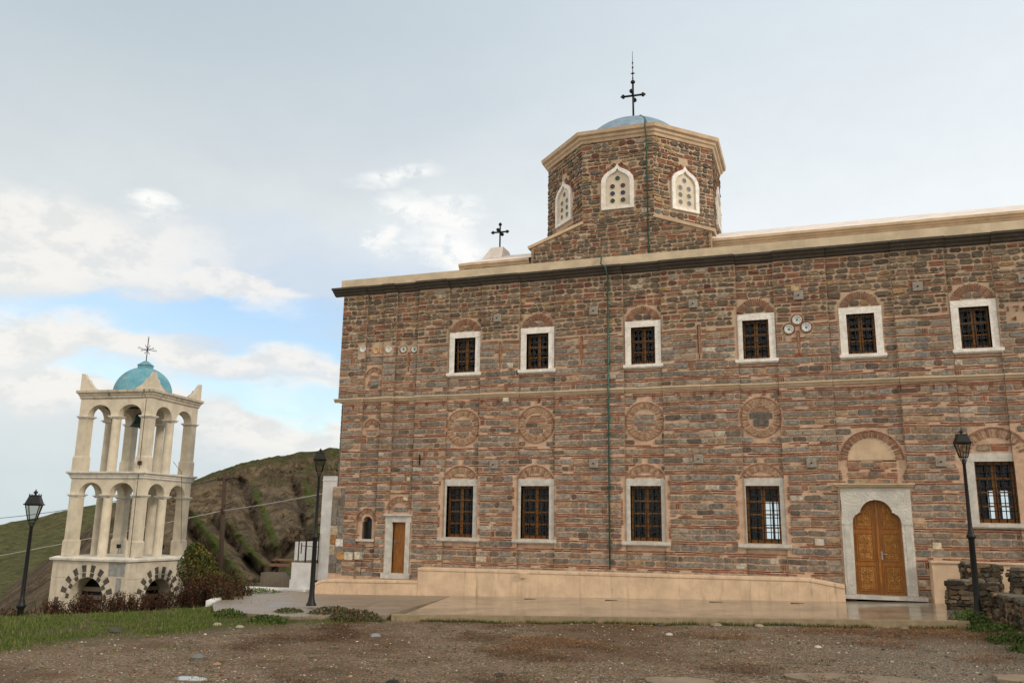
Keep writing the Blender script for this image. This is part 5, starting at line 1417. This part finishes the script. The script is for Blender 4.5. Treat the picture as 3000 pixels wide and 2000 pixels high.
while cnt < 52000:
    a = rc(-52, -27); r = rc(13, 27.5); x, y = r*sin(radians(a)), r*cos(radians(a))
    if x > -10.4: continue
    if x > -15.0 and y > 19.2+.3*noise.noise(Vector((x, 0, 0))) and a > -40: continue
    if y > 24.5: continue
    d = -.80*x+.44*y; k = ss(15.6, 18.4, d+2.6*fbm(x*.45, y*.45))
    if random.random() > k*(.12+.88*ss(-.35, .35, fbm(x*1.1+5, y*1.1)))+.006: continue
    cnt += 1
    h = rc(.015, .055)*(1+.6*k) if random.random() < .96 else rc(.08, .18)
    c = random.choice(GC[:4] if random.random() < .85 else GC[3:]); kk = rc(.6, 1.3)
    blade(mb, (x, y, ground_z(x, y)-.01), h, rc(.004, .009), rc(.1, .7), tuple(v*kk for v in c))
tag(mb.build('grass', M_LEAF, weld=False), 'short green grass covering the bank at the left', 'grass', kind='stuff')
# thin green line of weeds along the foot of the terrace, and tufts about the gravel
mb = MB()
for _ in range(5200):
    x = rc(-9.0, 3.2); y = (edge_y(x) if x < 2.6 else 21)-.06-abs(random.gauss(0, .06))
    if noise.noise(Vector((x*1.1, 4, 0))) < -.12 and random.random() < .85: continue
    blade(mb, (x, y, ground_z(x, y)-.01), rc(.03, .11), .006, rc(.2, .8), vk(random.choice(GC[:4]), .4, .9))
for _ in range(170):
    x, y = rc(-12, 4), rc(9.5, 19.3)
    for _k in range(45):
        px, py = x+random.gauss(0, .10), y+random.gauss(0, .07); blade(mb, (px, py, ground_z(px, py)-.01), rc(.015, .05), .005, rc(.2, 1), vk(random.choice(GC[:5]), .35, .8))
tag(mb.build('terrace_weeds', M_LEAF, weld=False), 'thin green weeds along the terrace edge and tufts in the gravel', 'weeds', kind='stuff')
# dead reddish growth lying on the right-hand gravel
mb = MB(); RBR = [(.17, .07, .025), (.22, .10, .035), (.13, .055, .025), (.26, .14, .06)]
cnt = 0
while cnt < 26000:
    x, y = rc(-10.5, 3.5), rc(10.6, 20.6)
    if y > edge_y(x)-.15: continue
    f = fbm(x*.45+2, y*.8, 0, 4)
    rt_ = ss(-8, -4, x)*ss(13, 15.5, y)
    if f < .30-.16*rt_ or random.random() > (f-.10)*2.2: continue
    cnt += 1; a = rc(0, 2*pi); p = Vector((x, y, ground_z(x, y)+rc(0, .03+max(0, f-.2)*.22))); L = rc(.02, .07); d = Vector((cos(a), sin(a), rc(-.1, .5)))*L; n = Vector((-sin(a), cos(a), .3)).normalized()*.005; dk = .45+.55*rt_
    mb.face([p-n, p+n, p+d+n*.4, p+d-n*.4], 0, vk(random.choice(RBR), .6, 1.3, dk))
tag(mb.build('dead_groundcover', M_LEAF, weld=False), 'flat rust-brown dead plants spread on the gravel before the terrace', 'dead plants', kind='stuff')
# pebbles
def rock(mb, c, s, col, flat=.6):
    n1, n2 = 7, 4; rows = []; sd_ = rc(0, 99)
    for i in range(n2+1):
        th = pi*i/n2; rows.append([Vector((c[0]+s*sin(th)*cos(2*pi*j/n1)*(1+.35*noise.noise(Vector((j*1.3+sd_, i, 0)))), c[1]+s*sin(th)*sin(2*pi*j/n1)*(1+.3*noise.noise(Vector((j+sd_, i*2, 4)))), c[2]+s*flat*cos(th))) for j in range(n1)])
    mb.grid(rows, 0, True, False, col)
mb = MB(); PC = [(.34, .30, .24), (.20, .17, .13), (.12, .11, .10), (.45, .42, .36), (.26, .12, .07), (.17, .165, .16), (.30, .22, .14), (.09, .06, .035), (.07, .05, .03), (.11, .075, .045), (.08, .06, .04)]
for _ in range(21000):
    a = rc(-50, 14); r = rc(9.5, 21); x, y = r*sin(radians(a)), r*cos(radians(a))
    if y > (edge_y(x)-.12 if x > -9.7 else 19.0+0*x): continue
    d = -.80*x+.44*y
    if d > 17 and random.random() < .8: continue
    s = .006+.012*random.random()**3+(.024*random.random() if random.random() < .03 else 0)
    rock(mb, (x, y, ground_z(x, y)+s*.15), s, vk(random.choice(PC), .7, 1.2))
M_PEB = leafmat('pebble', 0, 0)
tag(mb.build('gravel_stones', M_PEB, weld=False), 'small pale, grey and reddish pebbles strewn over the earth', 'gravel', kind='stuff')
RK = [(-9.6, 16.2, .07, (.07, .07, .07), 'dark rounded stone lying on the gravel below the grass'), (-14.2, 15.2, .15, (.07, .065, .06), 'dark boulder sunk in the left grass'), (-9.2, 12.1, .07, (.30, .20, .12), 'ochre angular stone beside a dark slab of slate'), (-9.9, 12.5, .12, (.15, .155, .15), 'flat grey slate lying on the gravel'),
      (-5.6, 11.2, .10, (.03, .03, .03), 'black stone at the bottom centre'), (-4.45, 12.3, .09, (.05, .05, .05), 'small dark stone near the bottom centre'), (-13.0, 17.0, .11, (.33, .29, .22), 'pale flat stone in the grass near the weeds'), (-12.1, 16.6, .10, (.30, .26, .19), 'pale stone at the lower edge of the grass'),
      (-2.2, 19.95, .13, (.24, .19, .14), 'brown stone against the middle of the terrace edge'), (-3.4, 19.8, .11, (.07, .06, .05), 'dark stone against the middle of the terrace edge'), (-1.3, 20.05, .10, (.30, .25, .19), 'pale stone against the terrace edge'), (1.6, 20.4, .11, (.20, .16, .12), 'brown stone against the terrace edge near the right lamp'),
      (-.1, 16.6, .07, (.48, .44, .38), 'small white stone on the right gravel'), (-2.9, 17.9, .08, (.46, .43, .38), 'white stone left of the rust-brown patch'), (-8.6, 16.3, .12, (.22, .22, .22), 'flat grey stone on the gravel left of centre')]
for x, y, s, c, lb in RK:
    mb = MB(); random.seed(int(s*1000)+int(x*10)); rock(mb, (x, y, ground_z(x, y)+s*.12), s, c, .5); tag(mb.build('stone', M_PEB), lb, 'stone', 'loose stones on the ground')
random.seed(5)

# dark dry weeds in front of the tower
def weed(cx, cy, h, spread, n, label, green=.08):
    mb = MB(); zb = ground_z(cx, cy)
    DW = [(.065, .028, .018), (.045, .022, .016), (.10, .045, .025), (.032, .018, .013)]
    for _ in range(n):
        a = rc(0, 2*pi); bx, by = cx+random.gauss(0, spread*.4), cy+random.gauss(0, spread*.4); hh = h*rc(.45, 1.1); lx, ly = rc(-.25, .25)*hh, rc(-.25, .25)*hh
        zz_ = ground_z(bx, by)-.05; pts = [Vector((bx, by, zz_)), Vector((bx+lx*.4, by+ly*.4, zz_+hh*.6)), Vector((bx+lx, by+ly, zz_+hh))]
        col = vk(random.choice(DW), .6, 1.3)
        for p, q in zip(pts, pts[1:]):
            w_ = Vector((.007, 0, 0)); mb.face([p-w_, p+w_, q+w_*.6, q-w_*.6], 0, col); w_ = Vector((0, .007, 0)); mb.face([p-w_, p+w_, q+w_*.6, q-w_*.6], 0, col)
        for k in range(16):
            t_ = rc(.12, 1); p = pts[0]+(pts[2]-pts[0])*t_; u = Vector((rc(-1, 1), rc(-1, 1), rc(-.3, 1))).normalized()*rc(.03, .075); v = u.orthogonal().normalized()*rc(.012, .026)
            c_ = vk((random.choice(DW) if random.random() > green else (.05, .09, .02)), .6, 1.5)
            mb.face([p, p+u*.5+v, p+u, p+u*.5-v], 0, c_)
    return tag(mb.build('weed_clump', M_LEAF, weld=False), label, 'weeds', 'dry reddish weeds in front of the bell tower')
# positions follow the foot of the pedestal and the bank either side
NW = 2.3
WPOS = [(-25.6, 22.8, .75, 'low dry brown weeds beside the left lamp post', 26), (-24.6, 23.4, 1.0, 'dry weeds at the left corner of the tower pedestal', 60), (-23.7, 23.9, 1.25, 'dry reddish weeds in front of the left pedestal arch', 75), (-22.8, 24.3, 1.25, 'dense dark weeds right of the left pedestal arch', 75),
        (-21.9, 24.3, 1.15, 'dry weeds before the near corner of the pedestal', 60), (-21.2, 24.7, 1.2, 'brown weeds left of the tall stalk by the right arch', 60), (-20.6, 25.2, 1.75, 'tallest rust-brown stalk in front of the right pedestal arch', 50), (-19.7, 24.9, 1.25, 'dry weeds at the right corner of the tower pedestal', 70),
        (-18.9, 24.8, 1.1, 'dark weeds below the green bush', 65), (-17.9, 24.2, .95, 'dark weeds with some green beside the white kerb', 55), (-17.2, 22.9, .85, 'last dark weed clump at the start of the concrete path', 40), (-26.9, 23.8, .6, 'sparse brown stalks left of the left lamp post', 20)]
for x, y, h, lb, n in WPOS: weed(x, y, h*(.76 if x < -20.8 or x > -20 else .8), .60, int(n*NW), lb, .05 if x < -19 else .2)
# bush right of the tower
bush = thing('bush', 'dark green and ochre bush against the right side of the tower', 'bush', (-21.6, 27.2, -3.2))
mb = MB(); BC = [(.035, .055, .012), (.06, .08, .018), (.10, .10, .02), (.12, .065, .02), (.025, .035, .01)]
for c, r_, n in (((-21.9, 27.2, -1.75), (.75, .7, .75), 2600), ((-21.2, 27.1, -2.3), (.85, .7, .65), 2600), ((-20.5, 27.0, -2.6), (.7, .6, .5), 1700), ((-22.2, 27.4, -1.25), (.45, .4, .45), 1000), ((-21.5, 27.0, -2.9), (1.1, .6, .4), 1700)):
    leafclump(mb, c, *r_, n, .055, BC)
o = mb.build('crown', M_LEAF, bush, weld=False); o.matrix_parent_inverse = Matrix.Translation(-Vector(bush.location))
mb = MB()
for k in range(9):
    a = rc(0, 2*pi); mb.tube([(-21.5+.2*cos(a), 27.1, -3.6), (-21.5+.5*cos(a), 27.1+.3*sin(a), -2.6), (-21.5+.9*cos(a), 27.1+.5*sin(a), -1.6+rc(-.5, .3))], [.04, .025, .008], 5)
o = mb.build('stem', M_OLDWOOD, bush); o.matrix_parent_inverse = Matrix.Translation(-Vector(bush.location))
# low cushions by the lamps
def cushion(x, y, rx, ry, rz, n, cols, label):
    mb = MB(); leafclump(mb, (x, y, ground_z(x, y)), rx, ry, rz, n, .035, cols, .55)
    for _ in range(n//4):
        px, py = x+random.gauss(0, rx*.55), y+random.gauss(0, ry*.5); blade(mb, (px, py, ground_z(px, py)), rc(.05, .16), .006, rc(.2, .8), vk(random.choice(GC[:4]), .5, 1.1))
    return tag(mb.build('shrub', M_LEAF, weld=False), label, 'shrub')
HE = [(.075, .06, .03), (.10, .06, .035), (.05, .065, .02), (.06, .05, .03)]
GR = [(.035, .06, .012), (.05, .085, .016), (.07, .10, .025)]
cushion(-11.35, 19.3, .75, .45, .27, 1800, HE, 'brownish heath cushion right of the middle lamp post')
cushion(-10.45, 18.8, .70, .4, .26, 1600, HE, 'brown heath cushion where the paved terrace begins')
cushion(-12.3, 17.9, .50, .35, .16, 900, GR, 'dark green cushion in front of the middle lamp post')
cushion(-12.7, 19.4, .45, .35, .16, 700, GR+HE, 'small greyish shrub left of the middle lamp post')
cushion(-14.0, 18.7, .45, .35, .20, 800, GR, 'green tuft at the lower end of the concrete path')
cushion(-17.9, 25.6, .8, .6, .22, 900, [(.05, .10, .02), (.07, .13, .025)], 'bright green plants behind the white kerb')
cushion(2.95, 21.1, .45, .4, .34, 1300, GR, 'green bush at the foot of the right lamp post')
cushion(3.3, 20.2, .55, .5, .15, 1100, GR, 'low green plants in front of the right lamp post')
cushion(3.35, 18.6, .55, .6, .15, 1100, GR, 'low green plants at the foot of the long dry-stone wall')
cushion(3.4, 17.2, .5, .5, .12, 800, GR, 'nearest green plants at the right edge')
mb = MB(); mb.tube([(3.45, 17.9, -1.83), (3.75, 17.7, -1.85)], .018, 6); tag(mb.build('pipe', M_WHITE), 'short white pipe end on the ground at the right edge', 'pipe')
